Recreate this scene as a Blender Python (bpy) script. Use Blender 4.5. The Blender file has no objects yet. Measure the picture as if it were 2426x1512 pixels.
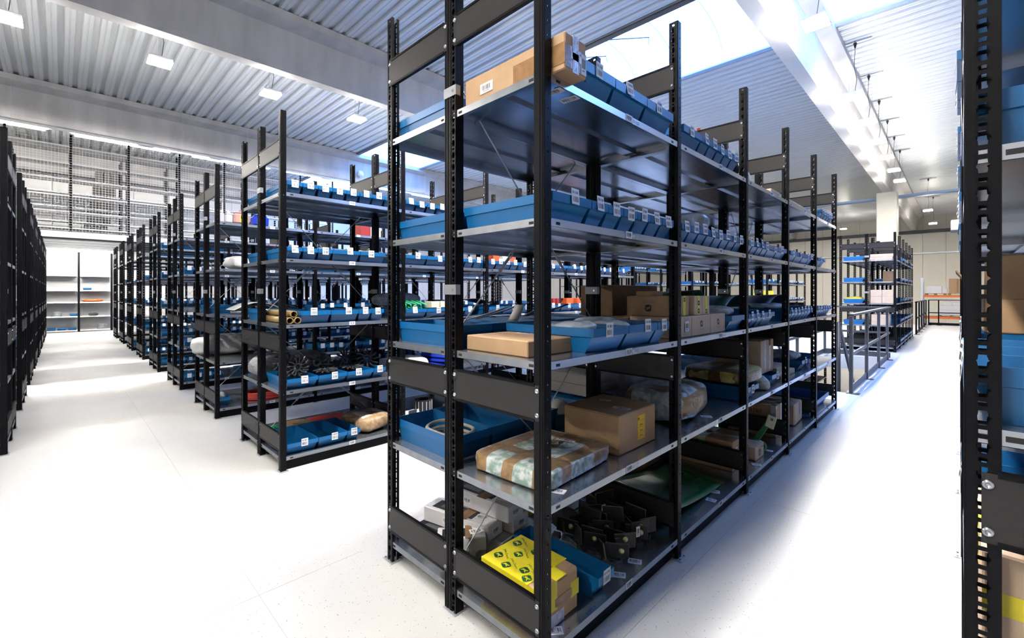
import bpy, math, random
from mathutils import Vector, Matrix, noise
random.seed(7)
PI = math.pi
SC = bpy.context.scene
COL = SC.collection

# ------------------------------------------------------------------ camera
CAM_H, YAW, F_PX = 1.34, 0.78292, 1064.7
cam = bpy.data.cameras.new('camera')
cam.sensor_fit = 'HORIZONTAL'; cam.sensor_width = 36.0
cam.lens = F_PX / 2426 * 36.0
cam.shift_y = -61.8 / 2426
cam.clip_start = 0.02; cam.clip_end = 200
co = bpy.data.objects.new('camera', cam); COL.objects.link(co)
co.location = (0, 0, CAM_H); co.rotation_euler = (PI / 2, 0, YAW)
SC.camera = co

# ------------------------------------------------------------------ world, exposure
SKY_STRENGTH = 12.0
LAMP_EMIT = 450.0
LINE_EMIT = 130.0
w = bpy.data.worlds.new('sky'); SC.world = w; w.use_nodes = True
bg = w.node_tree.nodes['Background']
bg.inputs[0].default_value = (0.17, 0.40, 1.0, 1); bg.inputs[1].default_value = SKY_STRENGTH
SC.view_settings.view_transform = 'Standard'; SC.view_settings.look = 'None'
SC.view_settings.gamma = 1.0; SC.view_settings.use_curve_mapping = False
SC.view_settings.exposure = 0.35
SC.cycles.use_denoising = True
SC.cycles.max_bounces = 4; SC.cycles.diffuse_bounces = 2; SC.cycles.glossy_bounces = 2; SC.cycles.use_adaptive_sampling = True; SC.cycles.adaptive_threshold = 0.07; SC.cycles.adaptive_min_samples = 20
SC.cycles.transparent_max_bounces = 8; SC.cycles.sample_clamp_indirect = 6.0
SC.cycles.caustics_reflective = False; SC.cycles.caustics_refractive = False

# daylight portals under the roof-light strip (they only guide the sky's own light)
for i in range(6):
    l = bpy.data.lights.new('skylight_portal', 'AREA'); l.shape = 'RECTANGLE'; l.size = 5.0; l.size_y = 2.5
    l.cycles.is_portal = True
    o = bpy.data.objects.new('skylight_portal', l); COL.objects.link(o)
    o.location = (5.0 - i * 5.0 - 0.5, 8.97, 6.46)

# ------------------------------------------------------------------ materials
MATS = {}
def mat(name, col, rough=0.5, metal=0.0, spec=0.5, noise_amt=0.0, noise_scale=20.0, bump=0.0, bump_scale=60.0,
        col2=None, emit=0.0, stretch=None):
    m = bpy.data.materials.new(name); m.use_nodes = True
    nt = m.node_tree; b = nt.nodes['Principled BSDF']
    b.inputs['Base Color'].default_value = (*col, 1)
    b.inputs['Roughness'].default_value = rough
    b.inputs['Metallic'].default_value = metal
    b.inputs['Specular IOR Level'].default_value = spec
    tc = None
    def coord():
        nonlocal tc
        if tc is None:
            t = nt.nodes.new('ShaderNodeTexCoord'); mp = nt.nodes.new('ShaderNodeMapping')
            nt.links.new(t.outputs['Object'], mp.inputs[0])
            if stretch: mp.inputs['Scale'].default_value = stretch
            tc = mp
        return tc.outputs[0]
    if noise_amt or col2:
        n = nt.nodes.new('ShaderNodeTexNoise'); n.inputs['Scale'].default_value = noise_scale
        n.inputs['Detail'].default_value = 5
        nt.links.new(coord(), n.inputs['Vector'])
        r = nt.nodes.new('ShaderNodeValToRGB')
        c2 = col2 if col2 else tuple(c * (1 - noise_amt) for c in col)
        r.color_ramp.elements[0].position = 0.35; r.color_ramp.elements[1].position = 0.65
        r.color_ramp.elements[0].color = (*c2, 1); r.color_ramp.elements[1].color = (*col, 1)
        nt.links.new(n.outputs['Fac'], r.inputs[0]); nt.links.new(r.outputs[0], b.inputs['Base Color'])
    if bump:
        n = nt.nodes.new('ShaderNodeTexNoise'); n.inputs['Scale'].default_value = bump_scale
        n.inputs['Detail'].default_value = 3
        nt.links.new(coord(), n.inputs['Vector'])
        bp = nt.nodes.new('ShaderNodeBump'); bp.inputs['Strength'].default_value = bump
        bp.inputs['Distance'].default_value = 0.01
        nt.links.new(n.outputs['Fac'], bp.inputs['Height']); nt.links.new(bp.outputs[0], b.inputs['Normal'])
    if emit:
        b.inputs['Emission Color'].default_value = (*col, 1); b.inputs['Emission Strength'].default_value = emit
    MATS[name] = m
    return m

mat('black_steel', (0.0028, 0.0028, 0.004), 0.42, 0.0, 0.10, bump=0.03, bump_scale=400)
mat('panel_steel', (0.018, 0.017, 0.018), 0.40, 0.0, 0.24, bump=0.04, bump_scale=350)
mat('dark_grey_steel', (0.045, 0.05, 0.06), 0.45)
mat('galvanised', (0.62, 0.65, 0.69), 0.24, 0.9, noise_amt=0.16, noise_scale=14, stretch=(1, .3, 1))
mat('galv_dull', (0.52, 0.54, 0.57), 0.45, 0.7)
mat('clip_grey', (0.30, 0.31, 0.33), 0.4, 0.5)
mat('rust_edge_highlight', (0.13, 0.085, 0.055), 0.6)  # rusty brown, lightened as a painted highlight on the paddle edges
mat('hole', (0.004, 0.004, 0.005), 0.8)
mat('blue_plastic', (0.004, 0.120, 0.325), 0.34, noise_amt=0.12, noise_scale=6)
mat('teal_plastic', (0.012, 0.20, 0.30), 0.38)
mat('card', (0.45, 0.285, 0.155), 0.75, noise_amt=0.14, noise_scale=9, bump=0.04, bump_scale=180)
mat('card_pale', (0.60, 0.44, 0.31), 0.75, noise_amt=0.10, noise_scale=9)
mat('card_grey', (0.46, 0.43, 0.41), 0.8, noise_amt=0.12, noise_scale=12)
mat('card_dark', (0.22, 0.125, 0.06), 0.75, noise_amt=0.2, noise_scale=9)
mat('card_white', (0.76, 0.75, 0.77), 0.7, noise_amt=0.06)
mat('tape_brown', (0.30, 0.165, 0.075), 0.22, noise_amt=0.25, noise_scale=30, bump=0.15, bump_scale=50)
mat('tape_yellow', (0.82, 0.70, 0.03), 0.30, noise_amt=0.12, noise_scale=16)
mat('tape_pale', (0.60, 0.62, 0.40), 0.30, noise_amt=0.15, noise_scale=30)
mat('tape_clear', (0.75, 0.73, 0.78), 0.15, noise_amt=0.4, noise_scale=40, bump=0.3, bump_scale=60)
mat('paper', (0.84, 0.84, 0.86), 0.6)
mat('ink', (0.02, 0.02, 0.025), 0.6)
mat('ink_grey', (0.16, 0.16, 0.18), 0.6)
mat('ink_green', (0.006, 0.10, 0.035), 0.4)
mat('label_yellow', (0.90, 0.55, 0.02), 0.5)
mat('foam_wrap', (0.66, 0.72, 0.74), 0.35, noise_amt=0.35, noise_scale=38, bump=0.5, bump_scale=70)
mat('grey_wrap', (0.30, 0.30, 0.31), 0.45, noise_amt=0.4, noise_scale=40, bump=0.5, bump_scale=90)
mat('white_bag', (0.78, 0.78, 0.79), 0.4, noise_amt=0.25, noise_scale=9, bump=0.5, bump_scale=14)
mat('clear_bag', (0.55, 0.62, 0.70), 0.12, noise_amt=0.5, noise_scale=18, bump=0.7, bump_scale=24)
mat('yellow_wrap', (0.55, 0.46, 0.06), 0.4, noise_amt=0.2, noise_scale=30, bump=0.4, bump_scale=80)
mat('cream', (0.80, 0.72, 0.55), 0.5)
mat('green_paint', (0.012, 0.16, 0.045), 0.25, noise_amt=0.15)
mat('green_dark', (0.008, 0.045, 0.016), 0.35)
mat('green_bright', (0.02, 0.42, 0.17), 0.4)
mat('rubber', (0.008, 0.008, 0.01), 0.42)
mat('rusty_black', (0.009, 0.008, 0.0075), 0.55, noise_amt=0.4, noise_scale=60)
mat('brass', (0.62, 0.52, 0.26), 0.32, 0.9)
mat('red_paint', (0.42, 0.035, 0.03), 0.4)
mat('orange_red', (0.72, 0.12, 0.03), 0.45)
mat('yellow_plastic', (0.80, 0.60, 0.03), 0.4)
mat('royal_blue', (0.01, 0.045, 0.55), 0.3)
mat('pink_can', (0.62, 0.36, 0.34), 0.4)
mat('tube_paper', (0.34, 0.23, 0.085), 0.4, noise_amt=0.35, noise_scale=14)
mat('hose', (0.46, 0.42, 0.34), 0.5, noise_amt=0.25, noise_scale=40)
mat('wood', (0.30, 0.20, 0.10), 0.6, noise_amt=0.3, noise_scale=12)
mat('lamp_white', (0.8, 0.8, 0.8), 0.4)
mat('lamp_glow', (1.0, 0.95, 0.88), 0.5, emit=LAMP_EMIT)
mat('line_glow', (1.0, 0.95, 0.88), 0.5, emit=LINE_EMIT)
mat('chrome', (0.75, 0.75, 0.76), 0.2, 1.0)
mat('wall_cream', (0.80, 0.76, 0.66), 0.6, noise_amt=0.04, noise_scale=2)
mat('wall_white', (0.80, 0.80, 0.80), 0.6)
mat('deck_white', (0.86, 0.88, 0.88), 0.35, 0.1)
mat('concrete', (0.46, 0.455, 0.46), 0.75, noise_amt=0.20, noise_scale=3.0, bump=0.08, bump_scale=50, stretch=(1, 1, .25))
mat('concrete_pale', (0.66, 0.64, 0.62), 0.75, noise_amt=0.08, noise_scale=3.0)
mat('cloth_dark', (0.035, 0.032, 0.03), 0.8, noise_amt=0.5, noise_scale=20)
mat('bag_brown', (0.16, 0.10, 0.065), 0.2, noise_amt=0.5, noise_scale=6, bump=0.5, bump_scale=9)
mat('pallet_orange', (0.75, 0.16, 0.02), 0.5)
mat('cable_blue', (0.40, 0.55, 0.80), 0.5)

def floor_material():
    m = bpy.data.materials.new('floor_resin'); m.use_nodes = True
    nt = m.node_tree; b = nt.nodes['Principled BSDF']
    b.inputs['Roughness'].default_value = 0.32
    t = nt.nodes.new('ShaderNodeTexCoord')
    v = nt.nodes.new('ShaderNodeTexVoronoi'); v.inputs['Scale'].default_value = 75
    nt.links.new(t.outputs['Object'], v.inputs['Vector'])
    n2 = nt.nodes.new('ShaderNodeTexNoise'); n2.inputs['Scale'].default_value = 40
    nt.links.new(t.outputs['Object'], n2.inputs['Vector'])
    lt = nt.nodes.new('ShaderNodeMath'); lt.operation = 'LESS_THAN'; lt.inputs[1].default_value = 0.16
    nt.links.new(v.outputs['Distance'], lt.inputs[0])
    gt = nt.nodes.new('ShaderNodeMath'); gt.operation = 'GREATER_THAN'; gt.inputs[1].default_value = 0.53
    nt.links.new(n2.outputs['Fac'], gt.inputs[0])
    mu = nt.nodes.new('ShaderNodeMath'); mu.operation = 'MULTIPLY'
    nt.links.new(lt.outputs[0], mu.inputs[0]); nt.links.new(gt.outputs[0], mu.inputs[1])
    n = nt.nodes.new('ShaderNodeTexNoise'); n.inputs['Scale'].default_value = 1.3; n.inputs['Detail'].default_value = 5
    nt.links.new(t.outputs['Object'], n.inputs['Vector'])
    r = nt.nodes.new('ShaderNodeValToRGB')
    r.color_ramp.elements[0].position = 0.3; r.color_ramp.elements[1].position = 0.7
    r.color_ramp.elements[0].color = (0.54, 0.54, 0.55, 1); r.color_ramp.elements[1].color = (0.61, 0.61, 0.605, 1)
    nt.links.new(n.outputs['Fac'], r.inputs[0])
    mx = nt.nodes.new('ShaderNodeMix'); mx.data_type = 'RGBA'
    nt.links.new(mu.outputs[0], mx.inputs['Factor']); nt.links.new(r.outputs[0], mx.inputs['A'])
    mx.inputs['B'].default_value = (0.20, 0.19, 0.19, 1)
    nt.links.new(mx.outputs['Result'], b.inputs['Base Color'])
    MATS['floor_resin'] = m
floor_material()

def skylight_material():
    m = bpy.data.materials.new('polycarbonate'); m.use_nodes = True
    nt = m.node_tree; nt.nodes.remove(nt.nodes['Principled BSDF'])
    out = nt.nodes['Material Output']
    a = nt.nodes.new('ShaderNodeBsdfTransparent'); a.inputs[0].default_value = (0.93, 0.96, 1, 1)
    b = nt.nodes.new('ShaderNodeBsdfTranslucent'); b.inputs[0].default_value = (0.95, 0.97, 1, 1)
    x = nt.nodes.new('ShaderNodeMixShader'); x.inputs[0].default_value = 0.3
    nt.links.new(a.outputs[0], x.inputs[1]); nt.links.new(b.outputs[0], x.inputs[2]); nt.links.new(x.outputs[0], out.inputs[0])
    MATS['polycarbonate'] = m
skylight_material()

def taped_wrap(name, base_a, base_b, tape, axis, freq, duty, base_scale=30):
    """crinkled wrap with bands of parcel tape round it"""
    m = bpy.data.materials.new(name); m.use_nodes = True
    nt = m.node_tree; b = nt.nodes['Principled BSDF']; b.inputs['Roughness'].default_value = 0.3
    t = nt.nodes.new('ShaderNodeTexCoord'); s = nt.nodes.new('ShaderNodeSeparateXYZ')
    nt.links.new(t.outputs['Object'], s.inputs[0])
    n0 = nt.nodes.new('ShaderNodeTexNoise'); n0.inputs['Scale'].default_value = 7
    nt.links.new(t.outputs['Object'], n0.inputs['Vector'])
    def M(op, a, bb):
        q = nt.nodes.new('ShaderNodeMath'); q.operation = op
        for i, v in enumerate((a, bb)):
            if isinstance(v, (int, float)): q.inputs[i].default_value = v
            else: nt.links.new(v, q.inputs[i])
        return q.outputs[0]
    c = M('ADD', s.outputs[axis], M('MULTIPLY', n0.outputs['Fac'], 0.05))
    band = M('LESS_THAN', M('FRACT', M('MULTIPLY', c, freq), 0), duty)
    oth = M('LESS_THAN', M('FRACT', M('ADD', M('MULTIPLY', s.outputs[1 - axis], freq * 0.55), 0.5), 0), duty * 0.55)
    msk = M('MAXIMUM', band, oth)
    n = nt.nodes.new('ShaderNodeTexNoise'); n.inputs['Scale'].default_value = base_scale; n.inputs['Detail'].default_value = 4
    nt.links.new(t.outputs['Object'], n.inputs['Vector'])
    r = nt.nodes.new('ShaderNodeValToRGB'); r.color_ramp.elements[0].position = 0.42; r.color_ramp.elements[1].position = 0.58
    r.color_ramp.elements[0].color = (*base_a, 1); r.color_ramp.elements[1].color = (*base_b, 1)
    nt.links.new(n.outputs['Fac'], r.inputs[0])
    r2 = nt.nodes.new('ShaderNodeValToRGB'); r2.color_ramp.elements[0].position = 0.35; r2.color_ramp.elements[1].position = 0.7
    r2.color_ramp.elements[0].color = (*[x * .55 for x in tape], 1); r2.color_ramp.elements[1].color = (*tape, 1)
    nt.links.new(n.outputs['Fac'], r2.inputs[0])
    mx = nt.nodes.new('ShaderNodeMix'); mx.data_type = 'RGBA'
    nt.links.new(msk, mx.inputs['Factor']); nt.links.new(r.outputs[0], mx.inputs['A']); nt.links.new(r2.outputs[0], mx.inputs['B'])
    nt.links.new(mx.outputs['Result'], b.inputs['Base Color'])
    bp = nt.nodes.new('ShaderNodeBump'); bp.inputs['Strength'].default_value = 0.6; bp.inputs['Distance'].default_value = 0.008
    nt.links.new(n.outputs['Fac'], bp.inputs['Height']); nt.links.new(bp.outputs[0], b.inputs['Normal'])
    MATS[name] = m
taped_wrap('wrap_green_brown', (0.30, 0.44, 0.38), (0.74, 0.78, 0.78), (0.46, 0.29, 0.14), 0, 6.5, 0.42)
taped_wrap('wrap_foam_brown', (0.38, 0.46, 0.48), (0.72, 0.77, 0.80), (0.36, 0.22, 0.11), 1, 5.0, 0.35)
taped_wrap('wrap_yellow_brown', (0.46, 0.40, 0.07), (0.66, 0.60, 0.32), (0.20, 0.11, 0.05), 0, 4.2, 0.38)
taped_wrap('wrap_cream_brown', (0.70, 0.60, 0.45), (0.80, 0.74, 0.62), (0.50, 0.33, 0.18), 1, 6.0, 0.45)
taped_wrap('wrap_yellow_card', (0.80, 0.68, 0.02), (0.88, 0.78, 0.05), (0.45, 0.29, 0.17), 1, 3.1, 0.16, 18)

# ------------------------------------------------------------------ mesh builder
class MB:
    def __init__(s): s.v = []; s.f = []; s.m = []; s.mats = []
    def mi(s, name):
        if name not in s.mats: s.mats.append(name)
        return s.mats.index(name)
    def add(s, vs, fs, m):
        o = len(s.v); k = s.mi(m); s.v += [tuple(p) for p in vs]
        for f in fs: s.f.append(tuple(i + o for i in f)); s.m.append(k)
        return s
    def box(s, x0, x1, y0, y1, z0, z1, m):
        return s.add([(x0, y0, z0), (x1, y0, z0), (x1, y1, z0), (x0, y1, z0), (x0, y0, z1), (x1, y0, z1), (x1, y1, z1), (x0, y1, z1)],
                     [(3, 2, 1, 0), (4, 5, 6, 7), (0, 1, 5, 4), (1, 2, 6, 5), (2, 3, 7, 6), (3, 0, 4, 7)], m)
    def quad(s, a, b, c, d, m): return s.add([a, b, c, d], [(0, 1, 2, 3)], m)
    def cbox(s, x0, x1, y0, y1, z0, z1, m, c=0.004):
        """box with chamfered edges"""
        vs = []; idx = {}
        for ix, x in enumerate((x0, x1)):
            for iy, y in enumerate((y0, y1)):
                for iz, z in enumerate((z0, z1)):
                    sx, sy, sz = (1, -1)[ix], (1, -1)[iy], (1, -1)[iz]
                    idx[ix, iy, iz] = len(vs)
                    vs += [(x, y + sy * c, z + sz * c), (x + sx * c, y, z + sz * c), (x + sx * c, y + sy * c, z)]
        fs = []
        for a in (0, 1):
            g = lambda i, j: idx[a, i, j]
            q = [g(0, 0), g(1, 0), g(1, 1), g(0, 1)]; fs.append(tuple(q if a else q[::-1]))
            g = lambda i, j: idx[i, a, j] + 1
            q = [g(0, 0), g(1, 0), g(1, 1), g(0, 1)]; fs.append(tuple(q[::-1] if a else q))
            g = lambda i, j: idx[i, j, a] + 2
            q = [g(0, 0), g(1, 0), g(1, 1), g(0, 1)]; fs.append(tuple(q if a else q[::-1]))
        for a in (0, 1):
            for b in (0, 1):
                fs.append((idx[a, b, 0], idx[a, b, 1], idx[a, b, 1] + 1, idx[a, b, 0] + 1))
                fs.append((idx[a, 0, b], idx[a, 1, b], idx[a, 1, b] + 2, idx[a, 0, b] + 2))
                fs.append((idx[0, a, b] + 1, idx[1, a, b] + 1, idx[1, a, b] + 2, idx[0, a, b] + 2))
        for a in (0, 1):
            for b in (0, 1):
                for d in (0, 1): i = idx[a, b, d]; fs.append((i, i + 1, i + 2))
        return s.add(vs, fs, m)
    def tube(s, pts, r, m, n=8, cap=True):
        pts = [Vector(p) for p in pts]; rings = []; vs = []; fs = []
        up = Vector((0, 0, 1)); t0 = (pts[1] - pts[0]).normalized()
        if abs(t0.dot(up)) > .95: up = Vector((1, 0, 0))
        for i, p in enumerate(pts):
            t = (pts[min(i + 1, len(pts) - 1)] - pts[max(i - 1, 0)]).normalized()
            a = t.cross(up)
            if a.length < 1e-4: a = t.cross(Vector((0, 1, 0)))
            a.normalize(); b = a.cross(t).normalized(); up = b
            rr = r[i] if isinstance(r, (list, tuple)) else r
            for k in range(n):
                an = 2 * PI * k / n; vs.append(p + a * rr * math.cos(an) + b * rr * math.sin(an))
        for i in range(len(pts) - 1):
            for k in range(n):
                fs.append((i * n + k, i * n + (k + 1) % n, (i + 1) * n + (k + 1) % n, (i + 1) * n + k))
        if cap: fs.append(tuple(range(n))[::-1]); fs.append(tuple(range((len(pts) - 1) * n, len(pts) * n)))
        return s.add(vs, fs, m)
    def lathe(s, prof, m, n=16, c=(0, 0, 0)):
        vs = []; fs = []
        for (r, z) in prof:
            for k in range(n): an = 2 * PI * k / n; vs.append((c[0] + r * math.cos(an), c[1] + r * math.sin(an), c[2] + z))
        for i in range(len(prof) - 1):
            for k in range(n): fs.append((i * n + k, i * n + (k + 1) % n, (i + 1) * n + (k + 1) % n, (i + 1) * n + k))
        return s.add(vs, fs, m)
    def prism(s, poly, x0, x1, m, axis='x'):
        n = len(poly)
        def P(u, v, t): return {'x': (t, u, v), 'y': (u, t, v), 'z': (u, v, t)}[axis]
        vs = [P(u, v, x0) for u, v in poly] + [P(u, v, x1) for u, v in poly]
        fs = [(i, (i + 1) % n, n + (i + 1) % n, n + i) for i in range(n)] + [tuple(range(n))[::-1], tuple(range(n, 2 * n))]
        return s.add(vs, fs, m)
    def mesh(s, name, smooth=False):
        me = bpy.data.meshes.new(name); me.from_pydata(s.v, [], s.f)
        for n in s.mats: me.materials.append(MATS[n])
        me.polygons.foreach_set('material_index', s.m)
        if smooth: me.polygons.foreach_set('use_smooth', [True] * len(s.f))
        me.update()
        return me

def put(name, me, parent=None, loc=(0, 0, 0), rot=(0, 0, 0), scale=None):
    o = bpy.data.objects.new(name, me); COL.objects.link(o)
    o.location = loc; o.rotation_euler = rot
    if scale: o.scale = scale
    if parent: o.parent = parent
    return o
def empty(name, loc=(0, 0, 0), rot=(0, 0, 0)):
    o = bpy.data.objects.new(name, None); COL.objects.link(o); o.location = loc; o.rotation_euler = rot
    o.empty_display_size = 0.1
    return o
def tag(o, label, cat, group=None, kind=None):
    o['label'] = label; o['category'] = cat
    if group: o['group'] = group
    if kind: o['kind'] = kind
    return o
def struct(o, label=None, cat=None):
    o['kind'] = 'structure'
    if label: o['label'] = label
    if cat: o['category'] = cat
    return o
ORD = ['first', 'second', 'third', 'fourth', 'fifth', 'sixth', 'seventh', 'eighth', 'ninth', 'tenth', 'eleventh', 'twelfth']

# ------------------------------------------------------------------ text and emblem meshes
TEXT = {}
def text_mesh(body, size, m, key=None, align='CENTER'):
    k = (body, size, m)
    if k in TEXT: return TEXT[k]
    cu = bpy.data.curves.new('lettering', 'FONT'); cu.body = body; cu.size = size; cu.align_x = align; cu.align_y = 'CENTER'
    cu.resolution_u = 2
    ob = bpy.data.objects.new('lettering', cu); COL.objects.link(ob)
    dg = bpy.context.evaluated_depsgraph_get(); dg.update()
    me = bpy.data.meshes.new_from_object(ob.evaluated_get(dg))
    bpy.data.objects.remove(ob); me.materials.clear(); me.materials.append(MATS[m])
    TEXT[k] = me
    return me
DEER = [(-.36, -.05), (-.25, .10), (-.02, .14), (.10, .26), (.22, .32), (.30, .40), (.28, .22), (.20, .10), (.22, -.02), (.38, -.10),
        (.36, -.17), (.14, -.10), (-.02, -.06), (-.14, -.16), (-.30, -.34), (-.38, -.32), (-.26, -.16)]
EMB = {}
def emblem_mesh(size, fg, bgc):
    k = (size, fg, bgc)
    if k in EMB: return EMB[k]
    mb = MB(); h = size / 2; n = 6; r = size * .28; pts = []
    for cx, cy, a0 in ((h - r, h - r, 0), (-h + r, h - r, PI / 2), (-h + r, -h + r, PI), (h - r, -h + r, 3 * PI / 2)):
        for i in range(n + 1): a = a0 + PI / 2 * i / n; pts.append((cx + r * math.cos(a), cy + r * math.sin(a)))
    mb.add([(x, y, 0) for x, y in pts], [tuple(range(len(pts)))], bgc)
    mb.add([(x * size, y * size, 0.0004) for x, y in DEER], [tuple(range(len(DEER)))], fg)
    EMB[k] = mb.mesh('emblem')
    return EMB[k]

# sticker lying in the local XY plane (face +Z): white card, bars, two text lines
STK = {}
def sticker_mesh(wd, ht, seed=0, text=True):
    k = (wd, ht, seed, text)
    if k in STK: return STK[k]
    rnd = random.Random(seed); mb = MB()
    mb.box(-wd / 2, wd / 2, -ht / 2, ht / 2, 0, 0.0006, 'paper')
    x = -wd * .36
    while x < wd * .36:
        b = wd * rnd.choice((.02, .035, .05)); mb.box(x, x + b, -ht * .18, ht * .30, .0006, .0009, 'ink'); x += b + wd * rnd.choice((.025, .04, .06))
    if text:
        mb.box(-wd * .25, wd * .22, -ht * .32, -ht * .26, .0006, .0009, 'ink_grey')
    STK[k] = mb.mesh('barcode_sticker')
    return STK[k]

FACE_X = (PI / 2, 0, PI / 2)      # a flat print turned to face +X
FACE_NX = (PI / 2, 0, -PI / 2)
FACE_NY = (PI / 2, 0, 0)          # ... to face -Y

# ------------------------------------------------------------------ building shell
DECK, BEAM_B, XW0, XW1, YW0, YW1, FEND = 6.42, 5.48, -22.6, 9.0, -9.0, 40.0, 25.6
SKY0, SKY1 = 7.65, 10.28
HX0, HX1, HY0, HY1 = -2.05, -1.08, 7.45, 11.9       # stair opening
mb = MB()
def slab(x0, x1, y0, y1): mb.box(x0, x1, y0, y1, -0.28, 0, 'floor_resin')
slab(XW0, HX0, YW0, FEND); slab(HX1, XW1, YW0, FEND); slab(HX0, HX1, YW0, HY0); slab(HX0, HX1, HY1, FEND)
flo = struct(put('floor', mb.mesh('floor')))
for (x0, x1, y0, y1) in ((-.925, -.9225, -2, 20), (-.925, 6, 3.19, 3.1925), (-8, -.0, .62, .6225), (-2.2, -2.1975, -3, 1.1)):
    put('joint', MB().box(x0, x1, y0, y1, 0, .0006, 'card_grey').mesh('joint'), flo)
mb = MB(); mb.box(XW0, XW1, YW0, YW1, -3.2, -3.1, 'concrete_pale')
struct(put('floor_lower', mb.mesh('floor_lower')))

# trapezoid roof deck, ribs along X
def deck(y0, y1):
    mb = MB(); p = 0.245; y = y0; prof = []
    while y < y1 - 1e-6:
        for dy, dz in ((0, 0), (.052, 0), (.060, .009), (.071, .009), (.079, 0), (.132, 0), (.150, .048), (.226, .048)):
            yy = y + dy
            if yy < y1: prof.append((yy, DECK + dz))
        y += p
    prof.append((y1, DECK))
    n = len(prof)
    vs = [(XW0, a, b) for a, b in prof] + [(XW1, a, b) for a, b in prof]
    mb.add(vs, [(i, i + 1, n + i + 1, n + i) for i in range(n - 1)], 'deck_white')
    return mb
ce = struct(put('ceiling', deck(YW0, SKY0).mesh('ceiling')))
put('deck_sheet', deck(SKY1, YW1).mesh('deck_sheet'), ce)
put('roof_cover', MB().box(XW0, XW1, YW0, SKY0 - .06, DECK + .11, DECK + .25, 'wall_white').box(XW0, XW1, SKY1 + .06, YW1, DECK + .11, DECK + .25, 'wall_white').mesh('roof_cover'), ce)

# barrel-vault roof light along X
win = struct(empty('window_1', (0, (SKY0 + SKY1) / 2, DECK)))
win['label'] = 'long barrel-vault roof light crossing the ceiling'
R2 = (SKY1 - SKY0) / 2; VH = .55; NV = 10
arc = [(-R2 * math.cos(PI * i / NV), .22 + VH * math.sin(PI * i / NV)) for i in range(NV + 1)]
pm = MB(); n = len(arc)
pm.add([(0, a, b) for a, b in arc] + [(1.03, a, b) for a, b in arc], [(i, i + 1, n + i + 1, n + i) for i in range(n - 1)], 'polycarbonate')
pane = pm.mesh('pane', True)
rm = MB().tube([(0, a, b) for a, b in arc], .014, 'lamp_white', 6); rib = rm.mesh('rib', True)
k = 0; x = XW0
while x < XW1:
    put('pane', pane, win, (x + .01, 0, 0)); put('rib', rib, win, (x, 0, 0)); x += 1.05
for s, nm in ((-1, SKY0), (1, SKY1)):
    yy = nm - (SKY0 + SKY1) / 2
    put('frame', MB().box(XW0, XW1, yy - .05, yy + .05, -.03, .26, 'wall_white').mesh('frame'), win)
    put('edge_trim', MB().box(XW0, XW1, yy - .055 - (.02 if s < 0 else 0), yy + .055 + (.02 if s > 0 else 0), -.05, -.02, 'dark_grey_steel' if s < 0 else 'cable_blue').mesh('edge_trim'), win)
for xx in (-3.0, -5.3, -6.4):     # opener stays in the roof light
    put('stay', MB().tube([(xx, -1.0, .2), (xx + .5, .1, .5), (xx + .25, .55, .62)], .012, 'dark_grey_steel', 6).mesh('stay'), win)

# concrete girders along Y
def girder(xc, i, m):
    # tapered web, wide top flange; profile across X
    poly = [(xc - .115, BEAM_B), (xc + .115, BEAM_B), (xc + .15, BEAM_B + .07), (xc + .23, DECK - .23), (xc + .48, DECK - .14), (xc + .48, DECK - .01),
            (xc - .48, DECK - .01), (xc - .48, DECK - .14), (xc - .23, DECK - .23), (xc - .15, BEAM_B + .07)]
    mb = MB(); n = len(poly)
    vs = [(a, YW0, b) for a, b in poly] + [(a, YW1, b) for a, b in poly]
    mb.add(vs, [((i + 1) % n, i, n + i, n + (i + 1) % n) for i in range(n)], m)
    return struct(put('ceiling_beam', mb.mesh('ceiling_beam')), ['white concrete girder over the near aisle', 'grey concrete girder crossing the upper middle of the ceiling',
        'concrete girder behind the bright line light', 'last concrete girder before the wall', 'concrete girder over the neighbouring hall bay'][i], 'beam')
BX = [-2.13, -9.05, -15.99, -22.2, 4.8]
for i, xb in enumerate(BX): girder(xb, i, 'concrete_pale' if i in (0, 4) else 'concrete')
col = struct(put('wall_column', MB().cbox(-2.44, -1.78, 23.9, 24.5, -3.1, BEAM_B, 'wall_cream', .02).mesh('wall_column')), 'pale column carrying the girder behind the far rack', 'column')

def wall(name, panels, thick, along, fixed, z0, z1, m, gap=.012):
    root = struct(empty(name))
    for (a0, a1) in panels:
        mb = MB()
        if along == 'x': mb.cbox(a0 + gap / 2, a1 - gap / 2, fixed, fixed + thick, z0, z1, m, .006)
        else: mb.cbox(fixed, fixed + thick, a0 + gap / 2, a1 - gap / 2, z0, z1, m, .006)
        put('panel', mb.mesh('panel'), root)
    b = MB(); A, B = panels[0][0], panels[-1][1]; f0, f1 = sorted((fixed + thick * .6, fixed + thick * 1.2))
    (b.box(A, B, f0, f1, z0, z1 + .3, m) if along == 'x' else b.box(f0, f1, A, B, z0, z1 + .3, m)); put('backing', b.mesh('backing'), root)
    return root
def spans(a, b, st):
    r = []; x = a
    while x < b - .05: r.append((x, min(x + st, b))); x += st
    return r
wall('wall_far', spans(XW0, XW1, 1.1), .15, 'x', YW1, -3.1, DECK + .1, 'wall_cream')
wall('wall_left', spans(YW0, YW1, 1.1), -.15, 'y', XW0, -3.1, DECK + .1, 'wall_white')
wall('wall_back', spans(XW0, XW1, 4), -.15, 'x', YW0, -3.1, DECK + .1, 'wall_white')
wall('wall_right', spans(YW0, YW1, 4), .15, 'y', XW1, -3.1, DECK + .1, 'wall_white')
struct(put('trim_1', MB().box(XW0, XW1, YW1 - .12, YW1 - .01, 3.9, 4.0, 'galv_dull').mesh('trim_1')))
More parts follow.
